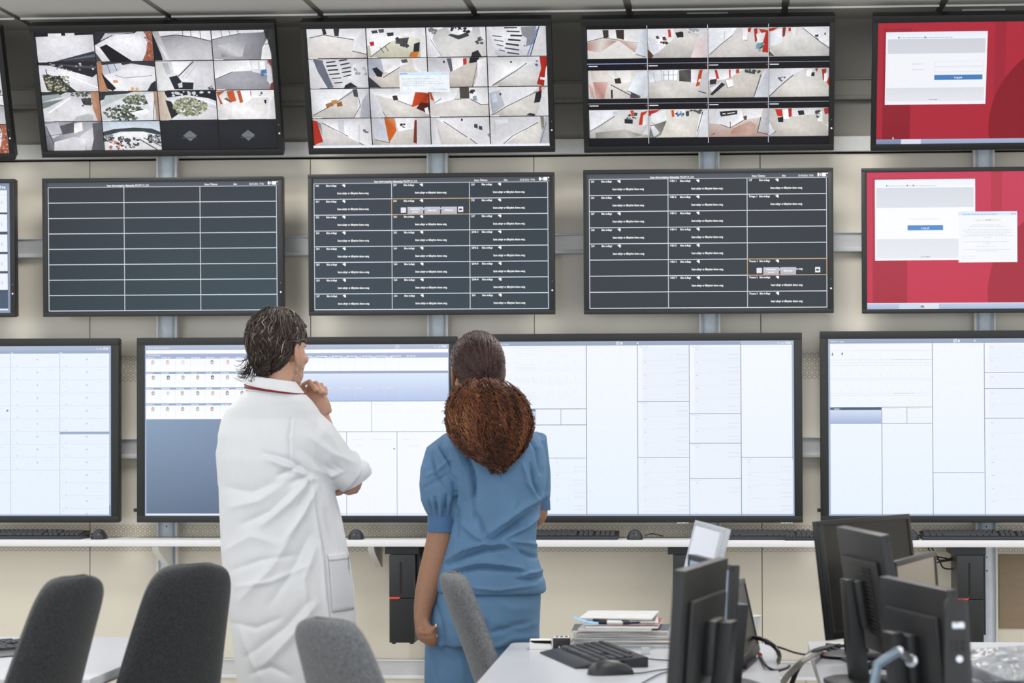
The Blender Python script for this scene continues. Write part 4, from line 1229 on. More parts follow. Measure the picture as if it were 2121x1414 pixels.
def head_pieces(b, c, ang, s):
    m = Matrix.Translation(c) @ Matrix.Rotation(ang, 4, 'Z') @ Matrix.Scale(s, 4)
    t = B()
    t.ball((0, -0.012, 0.045), (0.076, 0.096, 0.085), 24, 16)
    t.ball((0, 0.035, -0.02), (0.063, 0.062, 0.085), 20, 14)
    t.ball((0, 0.04, -0.07), (0.052, 0.055, 0.045), 20, 12)
    t.ball((0, 0.078, -0.097), (0.022, 0.02, 0.02), 12, 8)
    t.ball((0, 0.078, 0.026), (0.05, 0.022, 0.012), 16, 8)
    t.tube([(0, 0.088, 0.022), (0, 0.104, -0.01), (0, 0.118, -0.032), (0, 0.098, -0.044)], [0.009, 0.011, 0.015, 0.008], 10)
    for sg in (-1, 1):
        t.ball((sg * 0.014, 0.1, -0.036), (0.009, 0.011, 0.008), 10, 6)
        t.ball((sg * 0.045, 0.062, -0.02), (0.02, 0.024, 0.018), 12, 8)
        # ear: rim, lobe and bowl
        e = B()
        e.tube([(0.0, -0.002, -0.026), (0.004, 0.002, 0.0), (0.006, -0.004, 0.024), (0.01, -0.02, 0.032), (0.014, -0.033, 0.02), (0.013, -0.03, -0.005), (0.008, -0.016, -0.028), (0.004, -0.006, -0.036)], [0.006, 0.005, 0.005, 0.0055, 0.006, 0.0055, 0.006, 0.0065], 8)
        e.ball((0.003, -0.015, 0.0), (0.006, 0.017, 0.026), 10, 8)
        e.xf(Matrix.Translation((sg * 0.073, 0.004, -0.004)) @ Matrix.Diagonal((sg, 1, 1, 1)))
        bmesh.ops.recalc_face_normals(e.bm, faces=e.bm.faces)
        tmp = bpy.data.meshes.new('e')
        e.bm.to_mesh(tmp)
        t.bm.from_mesh(tmp)
        bpy.data.meshes.remove(tmp)
    t.ball((0, 0.092, -0.066), (0.024, 0.012, 0.006), 12, 6)
    t.ball((0, 0.09, -0.076), (0.02, 0.012, 0.007), 12, 6)
    t.tube([(0, -0.018, -0.03), (0, -0.03, -0.10), (0, -0.045, -0.20), (0, -0.05, -0.27)], [0.06, 0.056, 0.06, 0.075], 20)
    t.xf(m)
    tmp = bpy.data.meshes.new('h')
    t.bm.to_mesh(tmp)
    b.bm.from_mesh(tmp)
    bpy.data.meshes.remove(tmp)
    return m


def face_parts(m, parent, iris, brow):
    for sg in (-1, 1):
        e = B().ball((sg * 0.031, 0.074, 0.004), 0.0125, 14, 10).xf(m).build('eye', pmat('eye_white', (232, 228, 222), rough=0.2), parent)
        B().ball((sg * 0.031, 0.0840, 0.004), (0.006, 0.004, 0.006), 12, 8).xf(m).build('iris', pmat('iris', iris, rough=0.15), e)
        B().tube([(sg * 0.014, 0.096, 0.024), (sg * 0.03, 0.093, 0.03), (sg * 0.045, 0.082, 0.025)], [0.002, 0.003, 0.0015], 6).xf(m).build('eyebrow', pmat('eyebrow', brow, rough=0.8), parent)


def px_tube(b, pts, n=12):
    """pts: (u, v, dy, radius)"""
    b.tube([pp(*p[:3]) for p in pts], [p[3] for p in pts], n)
    b.ball(pp(*pts[-1][:3]), pts[-1][3] * 0.98, 12, 8)
    b.ball(pp(*pts[0][:3]), pts[0][3] * 0.98, 12, 8)


M['hair'] = pmat('hair', None, rough=0.45, var=0.12, scale=300, attr=True, spec=0.35)
M['skin'] = pmat('skin', None, rough=0.5, var=0.06, scale=90, attr=True, bump=0.12, bscale=500)
M['coat'] = pmat('white_cotton_coat', (216, 218, 222), rough=0.85, var=0.015, scale=20, bump=0.2, bscale=900)
M['coat_edge'] = pmat('white_cotton_hem', (206, 208, 213), rough=0.85, var=0.02, scale=20)
M['scrub'] = pmat('blue_scrub_cotton', (84, 119, 153), rough=0.8, var=0.05, scale=14, bump=0.25, bscale=700)
M['scrub_dark'] = pmat('blue_rib_knit', (68, 102, 142), rough=0.85, var=0.08, scale=200)
add_wrinkles(M['scrub'], 7.0, 0.006, 0.55)
add_wrinkles(M['coat'], 6.0, 0.005, 0.4)
M['lanyard'] = pmat('dark_red_cord', (122, 22, 34), rough=0.5, var=0.25, scale=120)
M['shoe'] = pmat('white_shoe_leather', (220, 220, 218), rough=0.5)
M['trouser'] = pmat('white_trouser', (205, 207, 212), rough=0.85)


def feet(b, pts):
    for (u, dy, yaw) in pts:
        p = pp(u, 1500, dy)
        m = Matrix.Translation((p.x, p.y, 0)) @ Matrix.Rotation(yaw, 4, 'Z')
        t = B()
        t.loft([[Vector((w * math.cos(a), y + 0.03 * math.sin(a) * (0.5 if k in (0, 5) else 1.0), max(0.0, z + h * math.sin(a)))) for a in [2 * math.pi * q / 14 for q in range(14)]] for k, (y, w, z, h) in enumerate(((-0.09, 0.03, 0.03, 0.03), (-0.06, 0.04, 0.045, 0.045), (0.0, 0.042, 0.048, 0.048), (0.07, 0.046, 0.036, 0.036), (0.13, 0.044, 0.026, 0.026), (0.17, 0.03, 0.02, 0.02)))])
        t.xf(m)
        tmp = bpy.data.meshes.new('f')
        t.bm.to_mesh(tmp)
        b.bm.from_mesh(tmp)
        bpy.data.meshes.remove(tmp)


# =========================== man in a white coat
man_hc = pp(580, 731, 0.0)
MAN_S = 0.945
MAN_A = -math.radians(29)
b = B()
mm = head_pieces(b, man_hc, MAN_A, MAN_S)
torso(b, [(808, 540, 612, 0.05, 0.0), (850, 500, 640, 0.08, 0.0), (900, 475, 665, 0.095, 0.0), (1000, 480, 672, 0.10, 0.01), (1120, 490, 695, 0.11, 0.02), (1220, 500, 705, 0.115, 0.02), (1300, 505, 705, 0.12, 0.02)])
px_tube(b, [(648, 888, 0.0, 0.052), (690, 945, 0.03, 0.045), (728, 996, 0.06, 0.036)])
px_tube(b, [(728, 996, 0.06, 0.036), (700, 955, 0.11, 0.038), (678, 902, 0.14, 0.031), (666, 862, 0.135, 0.0245)])
# right hand with the fingers curled against the chin
b.loft([ring3(pp(u, v, d), a, c, n=16, pw=2.6, tilt=0.4) for u, v, d, a, c in ((671, 860, 0.135, 0.026, 0.022), (665, 846, 0.13, 0.031, 0.022), (654, 832, 0.125, 0.037, 0.02), (646, 820, 0.125, 0.038, 0.018), (642, 810, 0.128, 0.034, 0.014))])
px_tube(b, [(629, 814, 0.125, 0.0082), (627, 796, 0.105, 0.0078), (641, 789, 0.075, 0.0074), (653, 806, 0.06, 0.0082)], 10)
px_tube(b, [(640, 811, 0.135, 0.0082), (641, 796, 0.115, 0.0078), (655, 792, 0.085, 0.0074), (664, 811, 0.068, 0.0082)], 10)
px_tube(b, [(652, 813, 0.14, 0.008), (655, 799, 0.125, 0.0076), (666, 796, 0.095, 0.0072), (671, 812, 0.08, 0.008)], 10)
px_tube(b, [(661, 820, 0.145, 0.0074), (666, 806, 0.13, 0.0068), (674, 804, 0.11, 0.0078), (675, 815, 0.098, 0.007)], 10)
px_tube(b, [(647, 842, 0.115, 0.014), (630, 834, 0.10, 0.0125), (618, 818, 0.095, 0.0108), (618, 800, 0.09, 0.0074)], 10)
# left arm folded across, hand under the right elbow
px_tube(b, [(492, 895, 0.02, 0.042), (486, 960, 0.05, 0.04), (492, 1012, 0.09, 0.04)])
px_tube(b, [(492, 1012, 0.09, 0.036), (600, 1008, 0.19, 0.036), (700, 1010, 0.13, 0.026)])
b.loft([ring3(pp(u, v, d), a, c, n=16, pw=2.6) for u, v, d, a, c in ((712, 1022, 0.12, 0.034, 0.02), (718, 1014, 0.11, 0.034, 0.022), (724, 1004, 0.105, 0.03, 0.02))])
for k, (u0, v0) in enumerate(((708, 1014), (714, 1017), (719, 1019), (723, 1020))):
    px_tube(b, [(u0, v0, 0.10, 0.009), (u0 + 14, v0 - 3, 0.08, 0.0088), (u0 + 20, v0 - 12, 0.075, 0.008)], 8)
# legs
for (u0, u1, u2) in ((560, 560, 556), (655, 655, 660)):
    b.tube([pp(u0, 1290, 0.02), pp(u1, 1440, 0.01), pp(u1, 1530, 0.0), pp(u2, 1640, -0.01), pp(u2, 1778, 0.0)], [0.09, 0.07, 0.055, 0.052, 0.04], 16)
feet(b, ((556, 0.02, -0.3), (660, 0.02, -0.6)))
V, N, Fc = union(b, 0.0033, 3)
L = np.array((mm.inverted() @ Matrix(((1, 0, 0, 0), (0, 1, 0, 0), (0, 0, 1, 0), (0, 0, 0, 1)))))
Lc = np.c_[V, np.ones(len(V))] @ L.T
base = np.array(lin((188, 146, 124))[:3])
C = np.ones((len(V), 4))
C[:, :3] = base
inh = (np.abs(Lc[:, 0]) < 0.1) & (Lc[:, 2] > -0.13) & (Lc[:, 2] < 0.13) & (np.abs(Lc[:, 1]) < 0.14)
inh = inh & (np.abs(Lc[:, 0]) < 0.078) & (Lc[:, 2] > -0.122) & (Lc[:, 1] < 0.1)
hv = proj(V)
inh = inh & ~((hv[0] > 618) & (hv[1] > 784))
stub = inh * np.clip((-Lc[:, 2] - 0.015) / 0.03, 0, 1) * np.clip((Lc[:, 1] + 0.02) / 0.05, 0, 1)
rn = RNG.random(len(V))
C[:, :3] = C[:, :3] * (1 - 0.42 * stub * rn)[:, None] + (0.10 * stub * (rn < 0.25))[:, None]
lips = inh & (np.abs(Lc[:, 0]) < 0.024) & (np.abs(Lc[:, 2] + 0.071) < 0.011) & (Lc[:, 1] > 0.085)
C[lips, :3] = lin((176, 104, 92))[:3]
man = np_obj('person', V, Fc, M['skin'], None, True, C)
tag(man, 'man with dark greying hair in a long white coat, hand at his chin', 'person')
face_parts(mm, man, (70, 52, 40), (44, 36, 32))

# coat
b = B()
torso(b, [(790, 528, 612, 0.075, -0.03), (800, 520, 618, 0.085, -0.03), (812, 505, 630, 0.094, -0.025), (828, 488, 646, 0.102, -0.018), (846, 470, 660, 0.108, -0.01), (868, 458, 672, 0.114, 0.0), (900, 451, 682, 0.124, 0.0), (950, 451, 684, 0.13, 0.0), (1000, 453, 690, 0.132, 0.01), (1060, 456, 704, 0.138, 0.015), (1110, 459, 716, 0.142, 0.02), (1160, 462, 726, 0.147, 0.02), (1220, 468, 734, 0.155, 0.02), (1300, 480, 738, 0.16, 0.02), (1360, 487, 738, 0.16, 0.02), (1420, 494, 736, 0.158, 0.02), (1500, 500, 732, 0.155, 0.02), (1550, 503, 730, 0.152, 0.02)])
# right sleeve, rolled up just below the elbow
b.loft([ring3(pp(u, v, d), a, c, n=24, pw=2.2, tilt=t) for u, v, d, a, c, t in ((606, 888, 0.0, 0.07, 0.08, 0.0), (636, 902, -0.005, 0.07, 0.085, -0.75))], True)
b.tube([pp(626, 888, 0.0), pp(648, 912, 0.0), pp(672, 940, 0.015), pp(698, 964, 0.03), pp(722, 982, 0.045), pp(734, 992, 0.05)], [0.078, 0.083, 0.078, 0.068, 0.060, 0.056], 24)
b.tube([pp(712, 972, 0.06), pp(722, 976, 0.09), pp(712, 950, 0.12)], [0.05, 0.055, 0.05], 20)
# left sleeve
b.tube([pp(490, 880, 0.0), pp(480, 940, 0.03), pp(486, 1005, 0.07)], [0.052, 0.052, 0.052], 20)
b.tube([pp(484, 1008, 0.07), pp(560, 1016, 0.17), pp(640, 1018, 0.18)], [0.055, 0.052, 0.046], 20)
V, N, Fc = union(b, 0.0045, 7)
V = wob(V, N, 0.0022, 9.0, 3)
CF = [([(645, 990), (600, 1040), (545, 1085)], 9, 0.010), ([(655, 1010), (625, 1070), (590, 1120)], 7, 0.009), ([(640, 985), (640, 1010), (618, 1050)], 5, -0.008),
      ([(545, 938), (600, 952), (652, 985)], 6, -0.009), ([(555, 950), (605, 970), (645, 992)], 6, 0.008), ([(575, 985), (620, 965)], 6, -0.008), ([(600, 1000), (640, 985)], 5, -0.007),
      ([(470, 1010), (520, 1020), (570, 1000)], 11, -0.006), ([(480, 1050), (540, 1035), (590, 1000)], 10, 0.006), ([(500, 1085), (560, 1060), (600, 1020)], 9, -0.007),
      ([(465, 1140), (520, 1110), (590, 1130)], 12, 0.005), ([(610, 1100), (560, 1180), (500, 1240)], 12, 0.008), ([(640, 1110), (600, 1190), (560, 1250)], 10, -0.007),
      ([(480, 1180), (540, 1160), (610, 1150)], 7, -0.005), ([(490, 1215), (560, 1205), (640, 1170)], 6, 0.005), ([(480, 1290), (530, 1300), (580, 1280)], 7, -0.005),
      ([(655, 1250), (610, 1310), (545, 1380)], 11, 0.009), ([(640, 1245), (590, 1300), (510, 1360)], 9, -0.007), ([(500, 1300), (515, 1350), (535, 1400)], 8, 0.007), ([(520, 1395), (560, 1380), (600, 1400)], 7, -0.007),
      ([(655, 1130), (630, 1200), (640, 1280)], 9, 0.006), ([(676, 1060), (690, 1120), (700, 1150)], 8, -0.006), ([(700, 1040), (708, 1100), (718, 1150)], 6, 0.005),
      ([(603, 868), (598, 910), (600, 950)], 2.6, -0.006), ([(609, 868), (604, 910), (606, 950)], 2.6, 0.003),
      ([(640, 905), (690, 940), (735, 958)], 8, 0.006), ([(625, 930), (680, 970), (715, 985)], 8, -0.006), ([(650, 970), (685, 985), (712, 978)], 6, 0.006), ([(690, 958), (715, 978)], 5, -0.006), ([(650, 870), (685, 905), (705, 935)], 7, 0.004),
      ([(646, 1012), (652, 1060), (662, 1120), (668, 1160), (674, 1230), (682, 1292)], 2.6, 0.006), ([(652, 1012), (658, 1060), (668, 1120), (674, 1160), (680, 1230), (688, 1292)], 2.6, -0.005)]
V = folds(V, N, [(a_, w_, k_ * 1.35) for a_, w_, k_ in CF])
coat = np_obj('lab_coat', V, Fc, M['coat'], man)
coat['label'] = 'long white lab coat with rolled up sleeve'
from mathutils.bvhtree import BVHTree
coat_bvh = BVHTree.FromPolygons([tuple(v) for v in V], Fc)


def drape(bvh, u, v, off):
    """point on the cloth that the photograph shows at this pixel, lifted by off"""
    d = (pp(u, v) - CAM).normalized()
    h = bvh.ray_cast(CAM, d)
    return (h[0] - d * off) if h[0] is not None else None


def patch(name, bvh, poly, nx, ny, off, mat, parent, th=0.003):
    """sewn-on cloth patch: quad poly of four pixel corners (tl, tr, br, bl)"""
    g = []
    for j in range(ny + 1):
        for i in range(nx + 1):
            s, t = i / nx, j / ny
            u = (poly[0][0] * (1 - s) + poly[1][0] * s) * (1 - t) + (poly[3][0] * (1 - s) + poly[2][0] * s) * t
            v = (poly[0][1] * (1 - s) + poly[1][1] * s) * (1 - t) + (poly[3][1] * (1 - s) + poly[2][1] * s) * t
            q = drape(bvh, u, v, off)
            if q is None:
                q = g[-1] if g else pp(u, v, -0.15)
            g.append(q)
    n = len(g)
    W = nx + 1
    F_ = [(j * W + i, j * W + i + 1, (j + 1) * W + i + 1, (j + 1) * W + i) for j in range(ny) for i in range(nx)]
    back = [q + Vector((0, th, 0)) for q in g]
    F2 = [tuple(n + k for k in reversed(f)) for f in F_]
    edge = [j * W for j in range(ny + 1)] + [ny * W + i for i in range(1, W)] + [j * W + nx for j in range(ny - 1, -1, -1)] + [i for i in range(nx - 1, 0, -1)]
    F3 = [(edge[k], edge[(k + 1) % len(edge)], n + edge[(k + 1) % len(edge)], n + edge[k]) for k in range(len(edge))]
    return np_obj(name, [tuple(q) for q in g + back], F_ + F2 + F3, mat, parent)


patch('pocket', coat_bvh, [(680, 1148), (727, 1143), (733, 1262), (689, 1268)], 10, 14, 0.005, M['coat_edge'], coat)
patch('pocket_hem', coat_bvh, [(679, 1148), (727, 1142), (728, 1157), (681, 1162)], 10, 3, 0.0065, M['coat'], coat)
# turned cuff of the rolled sleeve
cu = B()
c0, c1 = pp(724, 973, 0.06), pp(738, 995, 0.072)
rr = []
for t, r in ((0.0, 0.046), (0.0, 0.062), (0.3, 0.067), (0.75, 0.065), (1.0, 0.06), (1.0, 0.046)):
    p = c0.lerp(c1, t)
    d = (c1 - c0).normalized()
    a = d.cross(Vector((0, 1, 0))).normalized()
    e = d.cross(a)
    rr.append([p + (a * math.cos(q) * r * (0.92 + 0.10 * math.sin(2 * q)) + e * math.sin(q) * r) for q in [2 * math.pi * k / 28 for k in range(28)]])
cu.loft(rr, cap=False)
cu.loft([rr[-1], rr[0]], cap=False)
cu.build('sleeve_cuff', M['coat'], coat)
# standing collar
rows = []
for (v, uL, uR, dep, dy) in ((808, 508, 632, 0.096, -0.03), (792, 510, 624, 0.092, -0.03), (778, 515, 613, 0.086, -0.028), (776, 517, 610, 0.082, -0.028), (780, 520, 606, 0.077, -0.028), (800, 523, 604, 0.074, -0.028)):
    p, q = pp(uL, v, dy), pp(uR, v + (14 if v < 800 else 8), dy)
    rows.append(ring3((p + q) / 2, (q.x - p.x) / 2, dep, n=36, pw=2.0, tilt=(q.z - p.z) / (q.x - p.x)))
B().loft(rows, cap=False).build('collar', M['coat'], coat)
# red cord round the collar
for k, dv in enumerate((0, 3.0)):
    p, q = pp(509, 796 + dv, -0.03), pp(630, 815 + dv, -0.03)
    rg3 = ring3((p + q) / 2, (q.x - p.x) / 2 * 1.02, 0.0985, n=40, pw=2.0, tilt=(q.z - p.z) / (q.x - p.x))
    pts = [x + Vector((0, 0, 0.004 * math.sin(6.28 * i / 40 + k))) for i, x in enumerate(rg3)]
    B().tube(pts + [pts[0]], 0.0024, 6).build('neck_cord', M['lanyard'], man)
# trousers and shoes below the coat
b = B()
for (u0, u1, u2) in ((560, 560, 556), (655, 655, 660)):
    b.tube([pp(u0, 1300, 0.02), pp(u1, 1440, 0.01), pp(u1, 1530, 0.0), pp(u2, 1640, 0.0), pp(u2, 1765, 0.0)], [0.098, 0.082, 0.07, 0.066, 0.064], 18)
V, N, Fc = union(b, 0.008, 4)
np_obj('trousers', V, Fc, M['trouser'], man)
for (u, dy, yaw) in ((556, 0.02, -0.3), (660, 0.02, -0.6)):
    s = B()
    feet(s, ((u, dy, yaw),))
    c = pp(u, 1500, dy)
    s.xf(Matrix.Translation((c.x, c.y, 0)) @ Matrix.Scale(1.14, 4) @ Matrix.Translation((-c.x, -c.y, 0)))
    s.build('shoe', M['shoe'], man)

# hair: volume and locks
b = B()
b.ball((0, -0.020, 0.050), (0.080, 0.099, 0.088), 28, 18)
b.ball((0, -0.066, -0.015), (0.058, 0.038, 0.062), 20, 14)
b.ball((0, 0.045, 0.092), (0.058, 0.045, 0.03), 18, 12)
b.xf(mm)
V, N, Fc = union(b, 0.006, 4)
Cc = np.ones((len(V), 4))
Cc[:, :3] = lin((44, 37, 33))[:3]
hair = np_obj('hair', V, Fc, M['hair'], man, True, Cc)
hair['label'] = 'wavy dark brown hair streaked with grey'


def shell(th, al, f=1.0):
    """point on the hair shell: th azimuth (0 = face side, pi = back), al angle from the crown"""
    return np.stack([0.088 * np.sin(al) * np.sin(th) * f, -0.02 + 0.107 * np.sin(al) * np.cos(th) * f, 0.050 + 0.098 * np.cos(al) * f], axis=-1)


n, s = 6500, 14
th = RNG.uniform(-math.pi, math.pi, n)
a0 = np.arccos(RNG.uniform(-0.8, 1.0, n))
lim = np.where(np.abs(th) < 0.9, 1.15, np.where(np.abs(th) < 1.75, 1.62, 2.7))
a0 = np.minimum(a0, lim - 0.25)
ln = RNG.uniform(0.45, 0.95, n)
t = np.linspace(0, 1, s)[None, :]
al = np.minimum(a0[:, None] + ln[:, None] * t, lim[:, None] + 0.1 * RNG.random(n)[:, None])
wv = RNG.uniform(5, 10, n)[:, None]
ph = RNG.uniform(0, 6.28, n)[:, None]
cl = np.round(th * 9) / 9
ph = (cl[:, None] * 37.0 + np.round(a0 * 4)[:, None] * 11.0) + 0.5 * RNG.normal(size=n)[:, None]
wv = 6 + 2 * np.sin(cl * 5)[:, None]
ths = th[:, None] + 0.09 * np.sin(wv * t + ph) * (0.3 + t) + 0.22 * t * np.sign(th)[:, None] * (np.abs(th)[:, None] < 1.6) + 0.08 * t
f = RNG.uniform(0.97, 1.06, n)[:, None] + 0.035 * np.sin(wv * t * 1.1 + ph * 2) * t + 0.05 * t * (RNG.random(n) < 0.3)[:, None]
pts = shell(ths, al, f)
# below the skull the hair hangs to the nape and flicks outwards
low = np.clip(al - 1.9, 0, None)
pts[..., 1] -= 0.02 * low + 0.035 * np.clip(t - 0.6, 0, 1) * (low > 0.2)
pts[..., 2] -= 0.03 * low
pts[..., 0] *= 1 - 0.12 * np.clip(low, 0, 1)
W4 = np.array(mm)
pts = pts @ W4[:3, :3].T + W4[:3, 3]
rad = np.repeat((RNG.uniform(0.0006, 0.0013, n))[:, None], s, 1) * np.clip(1.25 - np.linspace(0, 1, s) ** 2.5, 0.25, 1)[None]
pal = np.array([lin(c)[:3] for c in ('2a2320', '3a302b', '4a3e38', '5d5048', '75675e', '9a9087', 'c4bcb4')])
wts = np.array([.22, .25, .21, .15, .09, .05, .03])
ci = RNG.choice(7, n, p=wts)
dark = (a0 > 1.6) & (ci > 3)
ci[dark] = 1
strands('hair_locks', pts, rad, pal[ci], M['hair'], hair)['kind'] = 'stuff'
# curled ends standing off the nape at the left
n = 150
q0 = np.stack([RNG.uniform(506, 560, n), RNG.uniform(735, 772, n)], 1)
pts = np.empty((n, 10, 3))
for k in range(n):
    u0, v0 = q0[k]
    ed = 1.0 if u0 < 524 else 0.45
    dd = -0.075 - 0.03 * (u0 - 505) / 55
    for j in range(10):
        tt = j / 9
        pts[k, j] = pp(u0 - ed * 22 * tt ** 1.4 + 2 * math.sin(5 * tt + k), v0 + 22 * math.sin(tt * 2.2) * (0.9 if k % 3 else 0.5), dd - 0.01 * tt)
strands('hair_ends', pts, np.repeat(np.linspace(0.0016, 0.0005, 10)[None], n, 0), pal[RNG.choice(3, n)], M['hair'], hair)['kind'] = 'stuff'

# =========================== woman in blue scrubs
wo_hc = pp(987, 774, 0.0)
WO_S = 0.955
b = B()
wm = head_pieces(b, wo_hc, math.radians(18), WO_S)
torso(b, [(850, 960, 1030, 0.05, 0.0), (890, 955, 1075, 0.07, 0.0), (940, 945, 1095, 0.09, 0.0), (1040, 955, 1095, 0.09, 0.0), (1110, 950, 1090, 0.095, 0.0), (1200, 925, 1100, 0.11, 0.0), (1280, 930, 1075, 0.10, 0.0)])
# left arm hanging
px_tube(b, [(928, 930, 0.0, 0.045), (919, 1000, -0.005, 0.046), (916, 1075, -0.01, 0.0435)])
px_tube(b, [(916, 1075, -0.01, 0.0435), (914, 1110, -0.012, 0.0440), (905, 1150, -0.022, 0.0435), (894, 1190, -0.04, 0.0415), (884, 1225, -0.06, 0.0365), (876, 1260, -0.075, 0.029), (873, 1284, -0.085, 0.0235)], 18)
b.loft([ring3(pp(u, v, d - 0.095), a, c, n=16, pw=2.6) for u, v, d, a, c in ((873, 1278, 0.008, 0.024, 0.02), (875, 1294, 0.01, 0.024, 0.026), (878, 1310, 0.012, 0.0255, 0.032), (882, 1324, 0.014, 0.022, 0.03), (886, 1331, 0.016, 0.015, 0.022))])
px_tube(b, [(u_, v_, d_ - 0.095, r_ * 0.88) for u_, v_, d_, r_ in [(870, 1307, -0.012, 0.0105), (880, 1311, -0.026, 0.0102), (893, 1311, -0.026, 0.0095), (902, 1308, -0.008, 0.0085)]], 10)
px_tube(b, [(u_, v_, d_ - 0.095, r_ * 0.88) for u_, v_, d_, r_ in [(873, 1317, -0.01, 0.0102), (884, 1321, -0.024, 0.010), (896, 1320, -0.024, 0.0094), (903, 1317, -0.006, 0.0084)]], 10)
px_tube(b, [(u_, v_, d_ - 0.095, r_ * 0.88) for u_, v_, d_, r_ in [(878, 1325, -0.008, 0.0096), (888, 1329, -0.02, 0.0094), (898, 1328, -0.019, 0.0088), (903, 1325, -0.004, 0.008)]], 10)
px_tube(b, [(u_, v_, d_ - 0.095, r_ * 0.88) for u_, v_, d_, r_ in [(884, 1331, -0.004, 0.0086), (892, 1335, -0.014, 0.0084), (899, 1334, -0.012, 0.008), (902, 1332, 0.0, 0.0072)]], 10)
px_tube(b, [(u_, v_, d_ - 0.095, r_ * 0.88) for u_, v_, d_, r_ in [(882, 1290, -0.004, 0.0125), (890, 1300, -0.018, 0.0115), (897, 1304, -0.026, 0.010), (902, 1297, -0.028, 0.0085)]], 10)
# right arm, forearm held in front
px_tube(b, [(1090, 935, 0.02, 0.045), (1104, 985, 0.05, 0.042), (1108, 1062, 0.07, 0.041)])
px_tube(b, [(1108, 1062, 0.07, 0.041), (1085, 1085, 0.17, 0.038), (1050, 1095, 0.24, 0.027)])
b.loft([ring3(pp(u, v, d), a, c, n=14, pw=2.6) for u, v, d, a, c in ((1048, 1112, 0.25, 0.03, 0.018), (1040, 1098, 0.26, 0.034, 0.022), (1034, 1082, 0.26, 0.028, 0.018))])
for k in range(4):
    px_tube(b, [(1030, 1083 + 8 * k, 0.26, 0.009), (1010, 1084 + 8 * k, 0.28, 0.0085), (996, 1088 + 8 * k, 0.27, 0.0075)], 8)
for (u0, u1, u2) in ((948, 934, 930), (1058, 1056, 1060)):
    b.tube([pp(u0, 1290, 0.0), pp(u1, 1420, 0.0), pp(u1, 1520, -0.005), pp(u2, 1630, -0.01), pp(u2, 1778, 0.0)], [0.07, 0.06, 0.05, 0.05, 0.036], 16)
feet(b, ((930, 0.02, 0.2), (1060, 0.02, -0.1)))
V, N, Fc = union(b, 0.004, 3)
C = np.ones((len(V), 4))
C[:, :3] = lin((144, 104, 80))[:3]
Lc = np.c_[V, np.ones(len(V))] @ np.array(wm.inverted()).T
lips = (np.abs(Lc[:, 0]) < 0.024) & (np.abs(Lc[:, 2] + 0.071) < 0.011) & (Lc[:, 1] > 0.085) & (Lc[:, 1] < 0.13)
C[lips, :3] = lin((132, 70, 66))[:3]
woman = np_obj('person', V, Fc, M['skin'], None, True, C)
tag(woman, 'woman with curly auburn ponytail in blue scrubs seen from behind', 'person')
face_parts(wm, woman, (52, 36, 28), (40, 28, 24))
# pale finger nails
for (u, v, d) in ((903, 1295, -0.128), (904, 1317, -0.107)):
    B().ball(pp(u, v, d), (0.003, 0.003, 0.006), 8, 6).build('finger_nail', pmat('nail', (226, 190, 170), rough=0.25), woman)

# tunic
b = B()
torso(b, [(862, 962, 1052, 0.066, 0.0), (872, 950, 1075, 0.078, 0.0), (884, 938, 1098, 0.09, 0.0), (900, 924, 1114, 0.103, 0.0), (925, 914, 1128, 0.116, 0.0), (960, 922, 1133, 0.122, 0.0), (1000, 930, 1132, 0.124, 0.0), (1040, 936, 1124, 0.122, 0.0), (1080, 936, 1114, 0.121, 0.0), (1120, 928, 1112, 0.126, 0.0), (1150, 918, 1116, 0.133, 0.0), (1180, 906, 1124, 0.14, 0.0), (1205, 899, 1131, 0.146, 0.0), (1220, 898, 1132, 0.146, 0.0), (1227, 901, 1129, 0.14, 0.0)])
b.tube([pp(945, 918, 0.0), pp(922, 944, 0.0), pp(920, 972, -0.005), pp(920, 1005, -0.01), pp(919, 1038, -0.01), pp(918, 1058, -0.01), pp(917, 1072, -0.01)], [0.045, 0.063, 0.075, 0.079, 0.072, 0.058, 0.044], 24)
b.tube([pp(1096, 905, 0.02), pp(1100, 945, 0.04), pp(1106, 985, 0.055), pp(1108, 1015, 0.065), pp(1110, 1040, 0.07)], [0.056, 0.056, 0.053, 0.050, 0.044], 22)
V, N, Fc = union(b, 0.004, 6)
V = wob(V, N, 0.0022, 10.0, 5)
